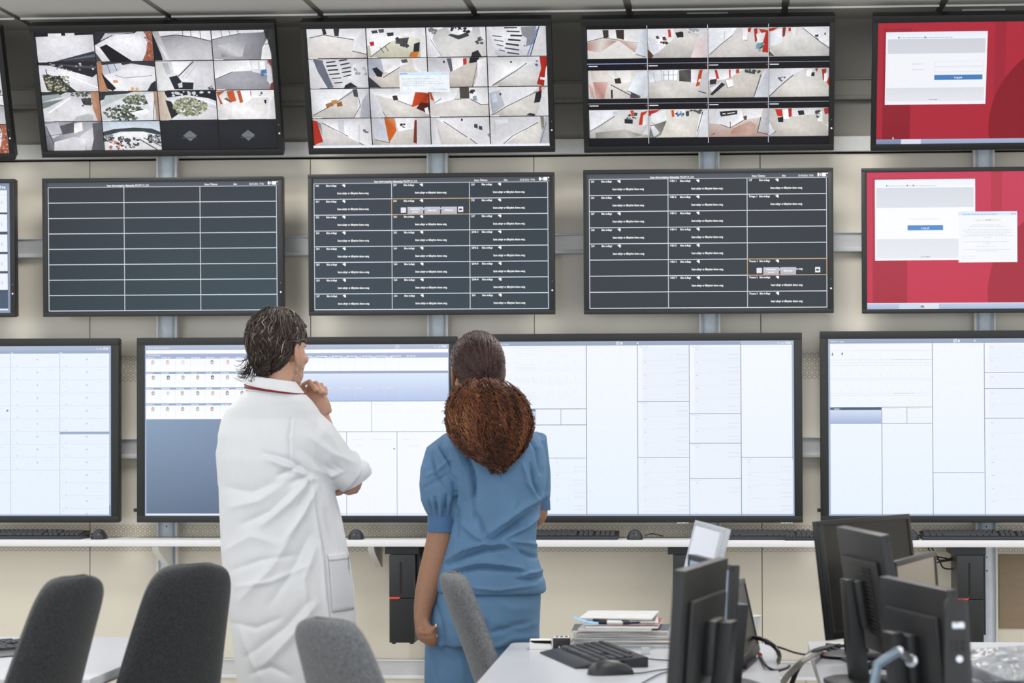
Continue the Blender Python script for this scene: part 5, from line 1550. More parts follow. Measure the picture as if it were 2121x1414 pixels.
TF = [([(936, 905), (962, 935), (978, 975), (982, 1030)], 4.5, -0.013), ([(928, 905), (950, 940), (968, 985), (968, 1030)], 6, 0.008), ([(905, 925), (925, 960), (945, 985)], 5, 0.006), ([(895, 940), (905, 985), (930, 1010)], 4, -0.006), ([(885, 985), (905, 975), (935, 950)], 4, 0.005), ([(880, 1010), (900, 995), (925, 985)], 4, -0.005),
      ([(900, 1030), (903, 1050), (906, 1068)], 3.2, -0.008), ([(925, 1025), (922, 1048), (921, 1068)], 3.2, -0.009), ([(942, 1030), (936, 1052), (934, 1068)], 3, -0.008), ([(912, 1025), (913, 1050), (914, 1068)], 3.2, 0.006), ([(886, 1035), (892, 1055), (896, 1068)], 3, -0.006), ([(951, 1030), (946, 1052), (943, 1066)], 3, 0.006),
      ([(1128, 1040), (1095, 1070), (1050, 1100), (1015, 1124)], 6, -0.013), ([(1130, 1025), (1085, 1050), (1040, 1085), (1005, 1110)], 8, 0.009), ([(1122, 1062), (1090, 1090), (1050, 1112)], 6, 0.009),
      ([(985, 1065), (1000, 1095), (1012, 1125)], 6, -0.008), ([(958, 1085), (985, 1110), (1012, 1126)], 6, 0.008),
      ([(925, 1160), (960, 1140), (1000, 1128), (1042, 1126), (1075, 1142)], 4.5, 0.010), ([(925, 1170), (965, 1152), (1005, 1140), (1045, 1138)], 4, -0.010), ([(940, 1178), (990, 1166), (1030, 1168), (1080, 1176)], 4.5, 0.009), ([(930, 1190), (990, 1177), (1040, 1180), (1090, 1186)], 4, -0.008),
      ([(1055, 1130), (1095, 1150), (1118, 1155)], 5, -0.008), ([(1060, 1120), (1095, 1125), (1115, 1130)], 5, 0.007), ([(1080, 1190), (1110, 1185), (1130, 1178)], 4, 0.007), ([(1070, 1200), (1105, 1200), (1130, 1192)], 4, -0.007), ([(960, 1215), (1030, 1222), (1110, 1212)], 4, 0.005),
      ([(1082, 960), (1092, 1000), (1110, 1030)], 5, 0.008), ([(1100, 960), (1108, 1000), (1118, 1030)], 4, -0.010), ([(1092, 900), (1112, 930), (1120, 980)], 4, -0.008), ([(985, 985), (978, 1030), (985, 1080)], 5, -0.006), ([(1060, 985), (1068, 1040), (1050, 1080)], 9, 0.004), ([(940, 1000), (946, 1060), (944, 1110)], 5, -0.009)]
V = folds(V, N, [(a_, w_ * 0.9, k_ * 1.6) for a_, w_, k_ in TF])
top = np_obj('scrub_top', V, Fc, M['scrub'], woman)
top['label'] = 'blue scrub top with puffed short sleeves'
top_bvh = BVHTree.FromPolygons([tuple(v) for v in V], Fc)
# ribbed cuffs
for (c0, c1, r) in ((pp(917.5, 1066, -0.01), pp(916.5, 1101, -0.012), 0.0475), (pp(1110, 1034, 0.07), pp(1111, 1056, 0.075), 0.044)):
    rr = []
    for tt, f in ((0, 0.86), (0, 0.99), (0.1, 1.0), (0.9, 1.0), (1, 0.985), (1, 0.88)):
        p = c0.lerp(c1, tt)
        rr.append([p + Vector((math.cos(q) * r * f, math.sin(q) * r * f, 0)) for q in [2 * math.pi * k / 40 for k in range(40)]])
    B().loft(rr, cap=False).build('cuff', M['scrub_dark'], top)
# trousers
b = B()
torso(b, [(1196, 912, 1118, 0.12, 0.0), (1215, 903, 1124, 0.13, 0.0), (1245, 895, 1122, 0.138, 0.0), (1280, 889, 1119, 0.145, 0.0), (1310, 885, 1116, 0.140, 0.0), (1332, 888, 1110, 0.128, 0.0)])
b.tube([pp(948, 1285, 0.0), pp(943, 1340, 0.0), pp(938, 1400, 0.0), pp(934, 1480, 0.0), pp(930, 1600, 0.0), pp(930, 1768, 0.0)], [0.092, 0.093, 0.088, 0.08, 0.07, 0.066], 22)
b.tube([pp(1056, 1285, 0.0), pp(1056, 1340, 0.0), pp(1055, 1400, 0.0), pp(1056, 1480, 0.0), pp(1060, 1600, 0.0), pp(1060, 1768, 0.0)], [0.092, 0.090, 0.084, 0.078, 0.07, 0.066], 22)
V, N, Fc = union(b, 0.006, 5)
V = wob(V, N, 0.0022, 10.0, 8)
V = folds(V, N, [([(1006, 1290), (1004, 1330), (1000, 1400)], 8, -0.020), ([(1095, 1290), (1050, 1300), (1012, 1312)], 6, -0.010), ([(1112, 1318), (1060, 1322), (1015, 1345)], 6, 0.009), ([(1105, 1335), (1060, 1340), (1020, 1365)], 5, -0.010), ([(1095, 1350), (1050, 1358), (1020, 1385)], 5, 0.008), ([(960, 1270), (990, 1300), (1004, 1330)], 7, 0.006),
                 ([(900, 1240), (915, 1300), (925, 1360)], 6, -0.008), ([(890, 1290), (905, 1330), (940, 1360)], 5, 0.007), ([(892, 1340), (900, 1380), (905, 1414)], 4, -0.006), ([(940, 1330), (955, 1370), (960, 1410)], 7, 0.006), ([(1020, 1240), (1060, 1262), (1110, 1258)], 9, 0.004), ([(1110, 1290), (1080, 1300), (1040, 1296)], 5, 0.006)])
tr = np_obj('scrub_trousers', V, Fc, M['scrub'], woman)
for (u, dy, yaw) in ((930, 0.02, 0.2), (1060, 0.02, -0.1)):
    s = B()
    feet(s, ((u, dy, yaw),))
    c = pp(u, 1500, dy)
    s.xf(Matrix.Translation((c.x, c.y, 0)) @ Matrix.Scale(1.14, 4) @ Matrix.Translation((-c.x, -c.y, 0)))
    s.build('shoe', M['shoe'], woman)

# combed-back hair cap
b = B()
b.ball((0, -0.016, 0.048), (0.080, 0.099, 0.088), 28, 18)
b.ball((0, -0.055, -0.01), (0.068, 0.052, 0.06), 20, 14)
b.ball((0, 0.045, 0.085), (0.058, 0.05, 0.04), 18, 12)
b.xf(wm)
V, N, Fc = union(b, 0.0055, 4)
Cc = np.ones((len(V), 4))
Cc[:, :3] = lin((44, 28, 26))[:3]
wh = np_obj('hair', V, Fc, M['hair'], woman, True, Cc)
wh['label'] = 'dark auburn hair combed back into a curly ponytail'
tie = pp(1004, 787, -0.092)
tl = np.array(wm.inverted() @ tie)
cen = np.array([0, -0.016, 0.035])
n, s = 1700, 14
rd = np.array([0.0845, 0.105, 0.103])
th = RNG.uniform(-math.pi, math.pi, n)
al = np.arccos(RNG.uniform(-0.75, 1.0, n))
lim = np.where(np.abs(th) < 1.0, 1.05, np.where(np.abs(th) < 1.7, 1.5, 2.4))
al = np.minimum(al, lim)
d0 = np.stack([np.sin(al) * np.sin(th), np.sin(al) * np.cos(th), np.cos(al)], 1)
d1 = (tl - cen) / rd
d1 = d1 / np.linalg.norm(d1)
t = np.linspace(0, 0.97, s)[None, :, None]
om = np.arccos(np.clip(d0 @ d1, -0.98, 1))[:, None, None]
dd = (np.sin((1 - t) * om) * d0[:, None] + np.sin(t * om) * d1[None, None]) / np.sin(om)
f = 1.0 + RNG.uniform(-0.005, 0.028, n)[:, None, None] + 0.008 * np.sin(t * RNG.uniform(20, 40, n)[:, None, None] + th[:, None, None] * 9)
pts = cen + dd * rd * f
pts[..., 0] += 0.0018 * np.sin(t[..., 0] * 30 + th[:, None] * 7)
W4 = np.array(wm)
pts = pts @ W4[:3, :3].T + W4[:3, 3]
palw = np.array([lin(c)[:3] for c in ('241715', '30201d', '3c2724', '4a2f2a', '583a33', '33231f')])
strands('combed_strands', pts, np.repeat(RNG.uniform(0.0009, 0.0017, n)[:, None], s, 1), palw[RNG.choice(6, n)], M['hair'], wh)['kind'] = 'stuff'
B().tube([tie + Vector((0.024 * math.cos(a), -0.006, 0.018 * math.sin(a))) for a in [2 * math.pi * k / 16 for k in range(17)]], 0.005, 8).build('hair_tie', M['dark'], wh)

# ponytail
PT = [(784, 978, 1034, 0.030), (792, 962, 1050, 0.045), (802, 948, 1064, 0.06), (818, 938, 1080, 0.07), (838, 931, 1089, 0.075), (862, 928, 1096, 0.076), (885, 931, 1096, 0.074), (905, 938, 1091, 0.07), (925, 955, 1083, 0.062), (945, 978, 1070, 0.05), (960, 1002, 1058, 0.036), (969, 1018, 1046, 0.02)]
pv = np.array([r[0] for r in PT])
pl, pr, pd = (np.array([r[k] for r in PT]) for k in (1, 2, 3))
b = B()
b.loft([ring3((pp((l + r) / 2, v, -0.135)), (r - l) / 2 * MPP(YP) * 0.86, d * 0.8, n=24, pw=2.0) for v, l, r, d in reversed(PT)])
V, N, Fc = union(b, 0.007, 3)
Cc = np.ones((len(V), 4))
Cc[:, :3] = lin((52, 26, 18))[:3]
pony = np_obj('ponytail', V, Fc, M['hair'], wh, True, Cc)
ncl, per, s = 330, 11, 44
n = ncl * per
cang = RNG.uniform(0, 2 * math.pi, ncl)
cang = np.where(RNG.random(ncl) < 0.6, RNG.uniform(math.pi * 0.95, math.pi * 2.05, ncl), cang)
crho = RNG.uniform(0.84, 1.07, ncl)
cvs = 784 + 150 * RNG.random(ncl) ** 0.85
cve = np.minimum(cvs + RNG.uniform(40, 95, ncl), 974 - 14 * RNG.random(ncl))
cve = np.maximum(cve, cvs + 14)
rep = lambda q: np.repeat(q, per)
ang = rep(cang) + RNG.normal(0, 0.05, n)
rho = rep(crho) + RNG.normal(0, 0.02, n)
vs = rep(cvs) + RNG.normal(0, 3, n)
ve = rep(cve) + RNG.normal(0, 5, n)
t = np.linspace(0, 1, s)
vv = vs[:, None] + (ve - vs)[:, None] * t
cx = (np.interp(vv, pv, pl) + np.interp(vv, pv, pr)) / 2
hw = (np.interp(vv, pv, pr) - np.interp(vv, pv, pl)) / 2
dp = np.interp(vv, pv, pd)
flare = rho[:, None] + 0.05 * t[None] * rep(RNG.random(ncl))[:, None]
uu = cx + hw * flare * np.cos(ang)[:, None]
yy = YP - 0.135 + dp * flare * np.sin(ang)[:, None]
Fa, Ra, Ua = np.array(_F), np.array(_R), np.array(_U)
ray = Fa + Ra * ((uu - CU) / FPX)[..., None] + Ua * ((CV - vv) / FPX)[..., None]
pts = np.array(CAM) + ray * ((yy - CAM.y) / ray[..., 1])[..., None]
turns = (ve - vs) * MPP(YP) / rep(RNG.uniform(0.014, 0.026, ncl))
hr = rep(RNG.uniform(0.0018, 0.0042, ncl)) * RNG.uniform(0.7, 1.3, n)
pz_ = rep(RNG.uniform(0, 6.28, ncl)) + RNG.normal(0, 0.7, n)
a = 2 * math.pi * turns[:, None] * t[None] + pz_[:, None]
pts[..., 0] += hr[:, None] * np.cos(a) + 0.004 * np.sin(3 * t[None] + pz_[:, None] * 2)
pts[..., 1] += hr[:, None] * np.sin(a)
pts[..., 2] += 0.003 * np.sin(a * 0.5)
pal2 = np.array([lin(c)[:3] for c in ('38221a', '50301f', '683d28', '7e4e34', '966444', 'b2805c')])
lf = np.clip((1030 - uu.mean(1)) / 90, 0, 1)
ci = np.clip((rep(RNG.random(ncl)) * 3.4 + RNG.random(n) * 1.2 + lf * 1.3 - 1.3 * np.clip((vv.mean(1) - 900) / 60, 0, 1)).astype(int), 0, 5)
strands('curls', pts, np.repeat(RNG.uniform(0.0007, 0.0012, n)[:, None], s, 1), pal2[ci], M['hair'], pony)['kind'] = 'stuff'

# loose frizz round the outline
n, s = 420, 24
ang = RNG.uniform(0, 2 * math.pi, n)
vs = RNG.uniform(790, 962, n)
t = np.linspace(0, 1, s)
vv = vs[:, None] + RNG.uniform(-6, 22, n)[:, None] * t
out = 0.97 + (0.10 + 0.10 * RNG.random(n))[:, None] * t ** 1.5
vq = np.clip(vv, 786, 966)
cx = (np.interp(vq, pv, pl) + np.interp(vq, pv, pr)) / 2
hw = (np.interp(vq, pv, pr) - np.interp(vq, pv, pl)) / 2
uu = cx + hw * out * np.cos(ang)[:, None]
yy = YP - 0.135 + np.interp(vq, pv, pd) * out * np.sin(ang)[:, None]
ray = Fa + Ra * ((uu - CU) / FPX)[..., None] + Ua * ((CV - vv) / FPX)[..., None]
pts = np.array(CAM) + ray * ((yy - CAM.y) / ray[..., 1])[..., None]
a = 2 * math.pi * RNG.uniform(1.5, 4, n)[:, None] * t[None] + RNG.uniform(0, 6.28, n)[:, None]
pts[..., 0] += 0.005 * np.cos(a)
pts[..., 2] += 0.005 * np.sin(a)
strands('frizz', pts, np.full((n, s), 0.0007), pal2[RNG.choice(5, n)], M['hair'], pony)['kind'] = 'stuff'
# ------------------------------------------------------------------ furniture and desk things
ZD = 0.74
M['felt_dark'] = pmat('charcoal_wool_felt', (46, 48, 51), rough=0.95, var=0.42, scale=170, bump=0.8, bscale=260, sheen=0.15)
M['felt_grey'] = pmat('grey_wool_felt', (98, 100, 104), rough=0.95, var=0.32, scale=150, bump=0.8, bscale=260, sheen=0.15)
M['desk'] = pmat('white_desk_laminate', (206, 208, 214), rough=0.32, var=0.015, scale=10)
M['desk_edge'] = pmat('grey_desk_edge', (112, 114, 120), rough=0.5)
M['steel'] = pmat('polished_steel', (196, 200, 206), rough=0.22, metal=0.9)
M['kb'] = pmat('dark_keyboard_plastic', (38, 40, 45), rough=0.42, var=0.06, scale=80)
M['key'] = pmat('keycap_plastic', (50, 53, 59), rough=0.38, var=0.08, scale=120)
M['moni'] = pmat('dark_monitor_plastic', (28, 29, 31), rough=0.45, var=0.07, scale=50, bump=0.08, bscale=500)
M['red'] = pmat('red_plastic', (205, 40, 34), rough=0.4)
M['paper'] = pmat('white_paper', (236, 236, 234), rough=0.8, var=0.03, scale=60)
M['note'] = pmat('light_blue_note', (140, 196, 238), rough=0.7)


def place(o, loc, rz):
    o.location = loc
    o.rotation_euler = (0, 0, rz)
    return o


# ---- office chairs: felt shell back, seat, gas column, five-star base
def make_chair(mat, zt, label, top_px, Y, rot, wtop=0.155, wbot=0.225, rec=0.17):
    t = empty('office_chair', (0, 0, 0), 0, label, 'chair', 'felt office chairs')
    ns, nt_ = 26, 34
    z0 = 0.50
    F1, F2 = [], []
    for j in range(nt_ + 1):
        b_ = 1 - (1 - j / nt_) ** 1.8
        for i in range(ns + 1):
            s = -1 + 2 * i / ns
            w = wbot + (wtop - wbot) * b_ ** 1.3
            rnd = max(0.0, 1 - max(0.0, (b_ - 0.78) / 0.22) ** 3.4) ** (1 / 3.4)
            x = s * w * rnd
            z = z0 + (zt - z0) * b_
            y = -(0.17 + rec * b_ ** 1.2) + 0.035 * s * s
            e = max(abs(s), (b_ if b_ > 0.5 else 0.0) ** 3)
            th = 0.03 * math.sqrt(max(0.0, 1 - e ** 6))
            F1.append((x, y + th, z + th * 0.25))
            F2.append((x, y - th, z - th * 0.1))
    W = ns + 1
    n = len(F1)
    Q = []
    for j in range(nt_):
        for i in range(ns):
            a, b2, c, d = j * W + i, j * W + i + 1, (j + 1) * W + i + 1, (j + 1) * W + i
            Q.append((d, c, b2, a))
            Q.append((n + a, n + b2, n + c, n + d))
    for j in range(nt_):
        Q.append((j * W, (j + 1) * W, n + (j + 1) * W, n + j * W))
        Q.append((n + j * W + ns, n + (j + 1) * W + ns, (j + 1) * W + ns, j * W + ns))
    for i in range(ns):
        Q.append((i + 1, i, n + i, n + i + 1))
        Q.append((nt_ * W + i, nt_ * W + i + 1, n + nt_ * W + i + 1, n + nt_ * W + i))
    np_obj('backrest', F1 + F2, Q, mat, t)
    seat = B()
    seat.loft([ring3((0, 0.03, z), a, a * 0.98, n=28, pw=3.0) for z, a in ((0.435, 0.19), (0.45, 0.225), (0.475, 0.235), (0.498, 0.225), (0.505, 0.19))])
    seat.build('seat', mat, t)
    B().box(-0.05, 0.05, -0.24, -0.1, 0.40, 0.436, bev=0.01).box(-0.04, 0.04, -0.255, -0.215, 0.40, 0.62, bev=0.01).build('back_bracket', M['black'], t)
    B().cyl((0, 0, 0.1), (0, 0, 0.27), 0.028).cyl((0, 0, 0.27), (0, 0, 0.435), 0.018).build('gas_column', M['steel'], t)
    for k in range(5):
        a = 2 * math.pi * k / 5 + 0.3
        d = Vector((math.cos(a), math.sin(a), 0))
        B().tube([d * 0.02 + Vector((0, 0, 0.11)), d * 0.16 + Vector((0, 0, 0.095)), d * 0.3 + Vector((0, 0, 0.072))], [0.026, 0.021, 0.014], 10).build('leg', M['steel'], t)
        s_ = d.cross(Vector((0, 0, 1)))
        c = d * 0.3
        B().cyl(c + s_ * 0.004 + Vector((0, 0, 0.03)), c + s_ * 0.022 + Vector((0, 0, 0.03)), 0.03, n=18).cyl(c - s_ * 0.022 + Vector((0, 0, 0.03)), c - s_ * 0.004 + Vector((0, 0, 0.03)), 0.03, n=18).cyl(c + Vector((0, 0, 0.028)), c + Vector((0, 0, 0.075)), 0.008, n=8).build('caster', M['black'], t)
    p = P(top_px[0], top_px[1], Y)
    off = Matrix.Rotation(rot, 3, 'Z') @ Vector((0, -(0.17 + rec), 0))
    return place(t, (p.x - off.x, p.y - off.y, 0), rot)


def ztop(v, Y):
    return P(1060, v, Y).z


make_chair(M['felt_dark'], ztop(1193, -4.5), 'charcoal felt office chair at the far left beside the desk keyboard', (180, 1195), -4.5, math.radians(70), 0.12, 0.175, 0.17)
make_chair(M['felt_dark'], ztop(1168, -3.9), 'charcoal felt office chair with its back to the man in white', (420, 1170), -3.9, math.radians(56), 0.14, 0.21, 0.14)
make_chair(M['felt_grey'], ztop(1281, -5.0), 'grey felt office chair in front of the man, lowest in the picture', (648, 1284), -5.0, math.radians(-50), 0.12, 0.19, 0.15)
make_chair(M['felt_grey'], ztop(1185, -3.2), 'grey felt office chair seen edge-on in front of the woman', (922, 1187), -3.2, math.radians(-80), 0.14, 0.20, 0.15)


# ---- desks
def desk(name, poly, label, legs):
    t = empty(name, (0, 0, 0), 0, label, 'desk', 'white desks')
    B().prism(poly, 'z', ZD - 0.024, ZD, bev=0.003).build('desk_top', M['desk'], t)
    cx = sum(p[0] for p in poly) / len(poly)
    cy = sum(p[1] for p in poly) / len(poly)
    B().prism([(cx + (x - cx) * 0.998, cy + (y - cy) * 0.998) for x, y in poly], 'z', ZD - 0.029, ZD - 0.024).build('edge_band', M['desk_edge'], t)
    for (x, y) in legs:
        B().box(x - 0.03, x + 0.03, y - 0.03, y + 0.03, 0.02, ZD - 0.029, bev=0.004).box(x - 0.035, x + 0.035, y - 0.035, y + 0.035, 0, 0.02, bev=0.004).build('leg', M['alu_post'], t)
    return t


def xy(u, v, z=ZD):
    p = PZ(u, v, z)
    return (p.x, p.y)


pL = [xy(-420, 1318), xy(400, 1318), xy(186, 1406), xy(-420, 1406)]
desk('desk', pL[::-1], 'white desk with slanted corner at the far left', [(pL[0][0] + .3, pL[0][1] - .1), (pL[1][0] - .15, pL[1][1] - .1), (pL[2][0] - .35, pL[2][1] + .1), (pL[3][0] + .3, pL[3][1] + .1)])
a, c = xy(1060, 1330), xy(1602, 1330)
D1 = (a[0], c[0], -5.5, a[1])
rc = 0.03
desk('desk', [(D1[0], D1[2]), (D1[1], D1[2]), (D1[1], D1[3]), (D1[0] + rc, D1[3]), (D1[0] + 0.008, D1[3] - 0.008), (D1[0], D1[3] - rc)], 'white desk with the paper pile, keyboard and small white box', [(x, y) for x in (D1[1] - 0.24, D1[1] - 0.08) for y in (D1[2] + 0.08, D1[3] - 0.08)])
a, c = xy(1673, 1328), xy(2330, 1328)
D2 = (a[0], c[0], -5.6, a[1])
desk('desk', [(D2[0], D2[2]), (D2[1], D2[2]), (D2[1], D2[3]), (D2[0], D2[3])], 'white desk at the far right carrying four dark monitors', [(x, y) for x in (D2[0] + 0.08, D2[1] - 0.08) for y in (D2[2] + 0.08, D2[3] - 0.08)])
tray = B().box(D1[1] + 0.012, D2[0] - 0.012, -4.8, D1[3] - 0.25, 0.585, 0.60, bev=0.002).box(D1[1] + 0.012, D1[1] + 0.018, -4.8, D1[3] - 0.25, 0.60, 0.66).box(D2[0] - 0.018, D2[0] - 0.012, -4.8, D1[3] - 0.25, 0.60, 0.66)
for yy in (-4.7, -3.6):
    tray.box(D1[1] + 0.04, D2[0] - 0.04, yy - 0.02, yy + 0.02, 0.0, 0.586)
tag(tray.build('cable_tray', pmat('grey_green_cable_tray', (150, 150, 138), rough=0.6)), 'grey cable tray in the gap between the two right desks', 'cable tray')


# ---- keyboards and mice
ROWS = [(15, 1.0), (15, 1.0), (14, 1.07), (13, 1.15), (12, 1.25), (8, 1.87)]


def key_layout():
    out = []
    for r, (n, w) in enumerate(ROWS):
        x = -0.218
        for k in range(n):
            ww = w
            if r == 5:
                ww = (1.25, 1.25, 1.25, 5.6, 1.25, 1.25, 1.25, 1.9)[k]
            out.append((x + ww * 0.0095, 0.052 - 0.0205 * r, ww * 0.019 - 0.0026, 0.0165 if r else 0.0125))
            x += ww * 0.019
        for k in range(3):
            if r not in (3,):
                out.append((0.082 + 0.019 * k, 0.052 - 0.0205 * r, 0.0164, 0.0165 if r else 0.0125))
        if r:
            for k in range(4):
                out.append((0.147 + 0.019 * k, 0.052 - 0.0205 * r, 0.0164, 0.0165))
    return out


def slope(y):
    return 0.012 + (y + 0.078) * 0.105


def make_keyboard(label, single_keys, rest=True):
    t = empty('keyboard', (0, 0, 0), 0, label, 'keyboard', 'computer keyboards')
    y0 = -0.118 if rest else -0.078
    B().prism([(y0, 0.0), (0.078, 0.0), (0.078, 0.027), (0.066, 0.0285), (-0.062, 0.0135), (-0.078, 0.012), (y0, 0.004)], 'x', -0.226, 0.226, bev=0.002).build('case', M['kb'], t)
    cache = {}
    joined = B()
    for (x, y, w, h) in key_layout():
        if single_keys:
            k = (round(w, 4), round(h, 4))
            if k not in cache:
                q = B()
                q.loft([[Vector((sx * w / 2 * f, sy * h / 2 * f, z)) for sx, sy in ((-1, -1), (1, -1), (1, 1), (-1, 1))] for z, f in ((0, 1.0), (0.006, 0.86))])
                cache[k] = q.mesh('key', 30)
                cache[k].materials.append(M['key'])
            o = link(bpy.data.objects.new('key', cache[k]), t)
            o.location = (x, y, slope(y) + 0.0005)
            o.rotation_euler = (math.radians(6), 0, 0)
        else:
            z = slope(y) + 0.0005
            joined.loft([[Vector((x + sx * w / 2 * f, y + sy * h / 2 * f, z + zz)) for sx, sy in ((-1, -1), (1, -1), (1, 1), (-1, 1))] for zz, f in ((0, 1.0), (0.0075, 0.84))])
    if not single_keys:
        joined.build('keys', M['key'], t)['kind'] = 'stuff'
    return t


def make_mouse(label, wheel=True):
    t = empty('mouse', (0, 0, 0), 0, label, 'mouse', 'computer mice')
    rr = []
    for y, w, h in ((-0.055, 0.012, 0.012), (-0.05, 0.022, 0.024), (-0.035, 0.029, 0.034), (-0.012, 0.031, 0.039), (0.015, 0.03, 0.036), (0.038, 0.028, 0.027), (0.051, 0.024, 0.018), (0.056, 0.014, 0.01)):
        rr.append([Vector((w * math.cos(a), y, max(0.0, h * math.sin(a)) if math.sin(a) > 0 else 0.0)) for a in [math.pi * k / 10 for k in range(11)]] + [Vector((w * f, y, 0.0)) for f in (-0.5, 0, 0.5)])
    B().loft(rr).build('shell', M['kb'], t, 60)
    B().cyl((-0.004, 0.03, 0.028), (0.004, 0.03, 0.028), 0.008, n=14).build('scroll_wheel', M['dark'], t)
    return t


def cable(label, pts, r=0.0022, mat=None, name='cable', group='computer cables'):
    P_ = [Vector(p) for p in pts]
    out = []
    for i in range(len(P_) - 1):
        p0, p1, p2, p3 = P_[max(i - 1, 0)], P_[i], P_[i + 1], P_[min(i + 2, len(P_) - 1)]
        for k in range(7):
            t = k / 7
            out.append(0.5 * ((2 * p1) + (p2 - p0) * t + (2 * p0 - 5 * p1 + 4 * p2 - p3) * t * t + (3 * p1 - p0 - 3 * p2 + p3) * t ** 3))
    out.append(P_[-1])
    o = B().tube(out, r, 7).build(name, mat or M['black'])
    tag(o, label, 'cable', group)
    return o


def on_shelf(u, y=-0.27):
    return (P(u, 1112, y).x, y, ZS)


for (u, lab) in ((60, 'dark keyboard on the wall shelf at the far left'), (1161, 'dark keyboard on the wall shelf just right of the woman'), (1610, 'dark keyboard on the wall shelf behind the right desk monitors'), (2030, 'dark keyboard on the wall shelf at the far right')):
    place(make_keyboard(lab, False, False), on_shelf(u), 0.0)
kp = empty('numeric_keypad', (P(1662, 1115, -0.36).x, -0.365, ZS), 0, 'small dark keypad on the wall shelf in front of a keyboard', 'keypad')
B().box(-0.068, 0.068, -0.03, 0.03, 0, 0.012, bev=0.003).build('case', M['kb'], kp)
q = B()
for i in range(10):
    for j in range(3):
        q.box(-0.062 + i * 0.0128, -0.052 + i * 0.0128, -0.024 + j * 0.017, -0.010 + j * 0.017, 0.012, 0.018, bev=0.001, seg=1)
q.build('keys', M['key'], kp)['kind'] = 'stuff'
for (u, lab) in ((206, 'black mouse on the shelf beside the far left keyboard'), (738, 'black mouse on the shelf between the man and the woman'), (1315, 'black mouse on the shelf right of the woman'), (1886, 'black mouse on the shelf behind the tall dark desk monitor')):
    place(make_mouse(lab), on_shelf(u, -0.30), 0.05)
for (u0, u1, u2, lab) in ((180, 200, 196, 'thin black lead from the far left shelf keyboard to the wall'), (1335, 1352, 1368, 'thin black lead curling behind the shelf mouse right of the woman'), (1902, 1912, 1920, 'thin black lead beside the far right shelf keyboard')):
    s0 = on_shelf(u0, -0.25)
    s1 = on_shelf(u1, -0.2)
    s2 = on_shelf(u2, -0.14)
    cable(lab, [(s0[0], s0[1], ZS + 0.012), (s1[0], s1[1], ZS + 0.016), (s2[0], s2[1], ZS + 0.006), (s2[0] + .01, -0.11, ZS + 0.003)], 0.0018)

kb1 = make_keyboard('black keyboard on the right desk in front of the paper pile', True)
x, y = xy(1215, 1367)
ax = Vector(xy(1213, 1390)) - Vector(xy(1140, 1358))
place(kb1, (x + 0.035, y + 0.01, ZD), math.atan2(ax.y, ax.x))
x, y = xy(26, 1356)
kb2 = place(make_keyboard('black keyboard on the left desk behind the first chair', True), (x - 0.08, y + 0.02, ZD), math.radians(52))
x, y = xy(1264, 1396)
ms = place(make_mouse('large black mouse lying beside the right desk keyboard'), (x, y, ZD), math.radians(-68))
for ch in ms.children:
    ch.scale = (1.15, 1.05, 1.0)


# ---- computer towers hung under the shelf
def tower(uL, v0, lab):
    a_ = P(uL, 1200, -0.42)
    w, h, d = 0.098, 0.338, 0.30
    t = empty('computer_tower', (a_.x + w / 2, -0.42, ZS - 0.0245 - 0.03 - h), 0, lab, 'computer', 'computer towers under the shelf')
    B().box(-w / 2, w / 2, 0.012, d, 0.0, h, bev=0.003).build('case', M['black'], t)
    B().box(-w / 2, w / 2, 0.0, 0.0125, h * 0.51, h, bev=0.003).build('upper_front', pmat('tower_front', (34, 36, 39), rough=0.45), t)
    g = B().box(-w / 2, w / 2, 0.003, 0.0125, 0.0, h * 0.505, bev=0.003).build('grille_front', M['black'], t)
    q_ = B()
    for r in range(24):
        for k in range(13):
            cx = -w / 2 + 0.006 + k * 0.0072 + (0.0036 if r % 2 else 0)
            if cx < w / 2 - 0.004:
                zc = 0.008 + r * 0.0067
                q_.cyl((cx, 0.0022, zc), (cx, 0.0032, zc), 0.0026, n=6)
    q_.build('grille_holes', M['bezel'], g, None)['kind'] = 'stuff'
    B().box(-0.008, 0.0, -0.0008, 0.004, h * 0.56, h * 0.92).build('drive_slot', M['dark'], t)
    B().prism([(-w / 2 + 0.001, h * 0.5), (-0.012, h * 0.5), (-0.004, h * 0.52), (-w / 2 + 0.001, h * 0.52)], 'y', -0.0015, 0.006).build('red_stripe', pmat('orange_red_accent', (226, 70, 44), rough=0.4), t)
    B().box(-w / 2 - 0.02, w / 2 + 0.012, 0.03, d - 0.02, h + 0.001, h + 0.029).box(w / 2 + 0.003, w / 2 + 0.012, 0.05, d - 0.05, h * 0.1, h + 0.002).build('hanger', M['black'], t)
    for sx in (-1, 1):
        B().cyl((sx * 0.035, 0.03, -0.006), (sx * 0.035, 0.03, 0.0), 0.008, n=10).build('foot', M['black'], t)
    return t


tower(806, 0, 'black computer tower hanging under the shelf left of the woman')
tower(1394, 0, 'black computer tower under the shelf hidden behind the right desk monitors')
tower(1983, 0, 'black computer tower under the shelf at the far right')
for k, (pts, lab) in enumerate((([(1922, 1134), (1934, 1150), (1960, 1156), (1978, 1160)], 'upper'), ([(1930, 1134), (1945, 1160), (1955, 1176), (1976, 1178)], 'longest'), ([(1925, 1150), (1950, 1160), (1980, 1152)], 'middle'), ([(1932, 1166), (1955, 1162), (1980, 1158)], 'lowest'))):
    cable(lab + ' of the black leads drooping beside the far right tower', [P(u, v, -0.2 - 0.01 * k) for u, v in pts], 0.003)
B().box(P(2068, 1200, 0).x, P(2250, 1200, 0).x, -0.026, -0.0135, zw(1297), zw(1146), bev=0.002).build('brown_panel', pmat('brown_board', (160, 140, 116), rough=0.5, var=0.05, scale=5, stretch=(1, 1, 8)), wall)


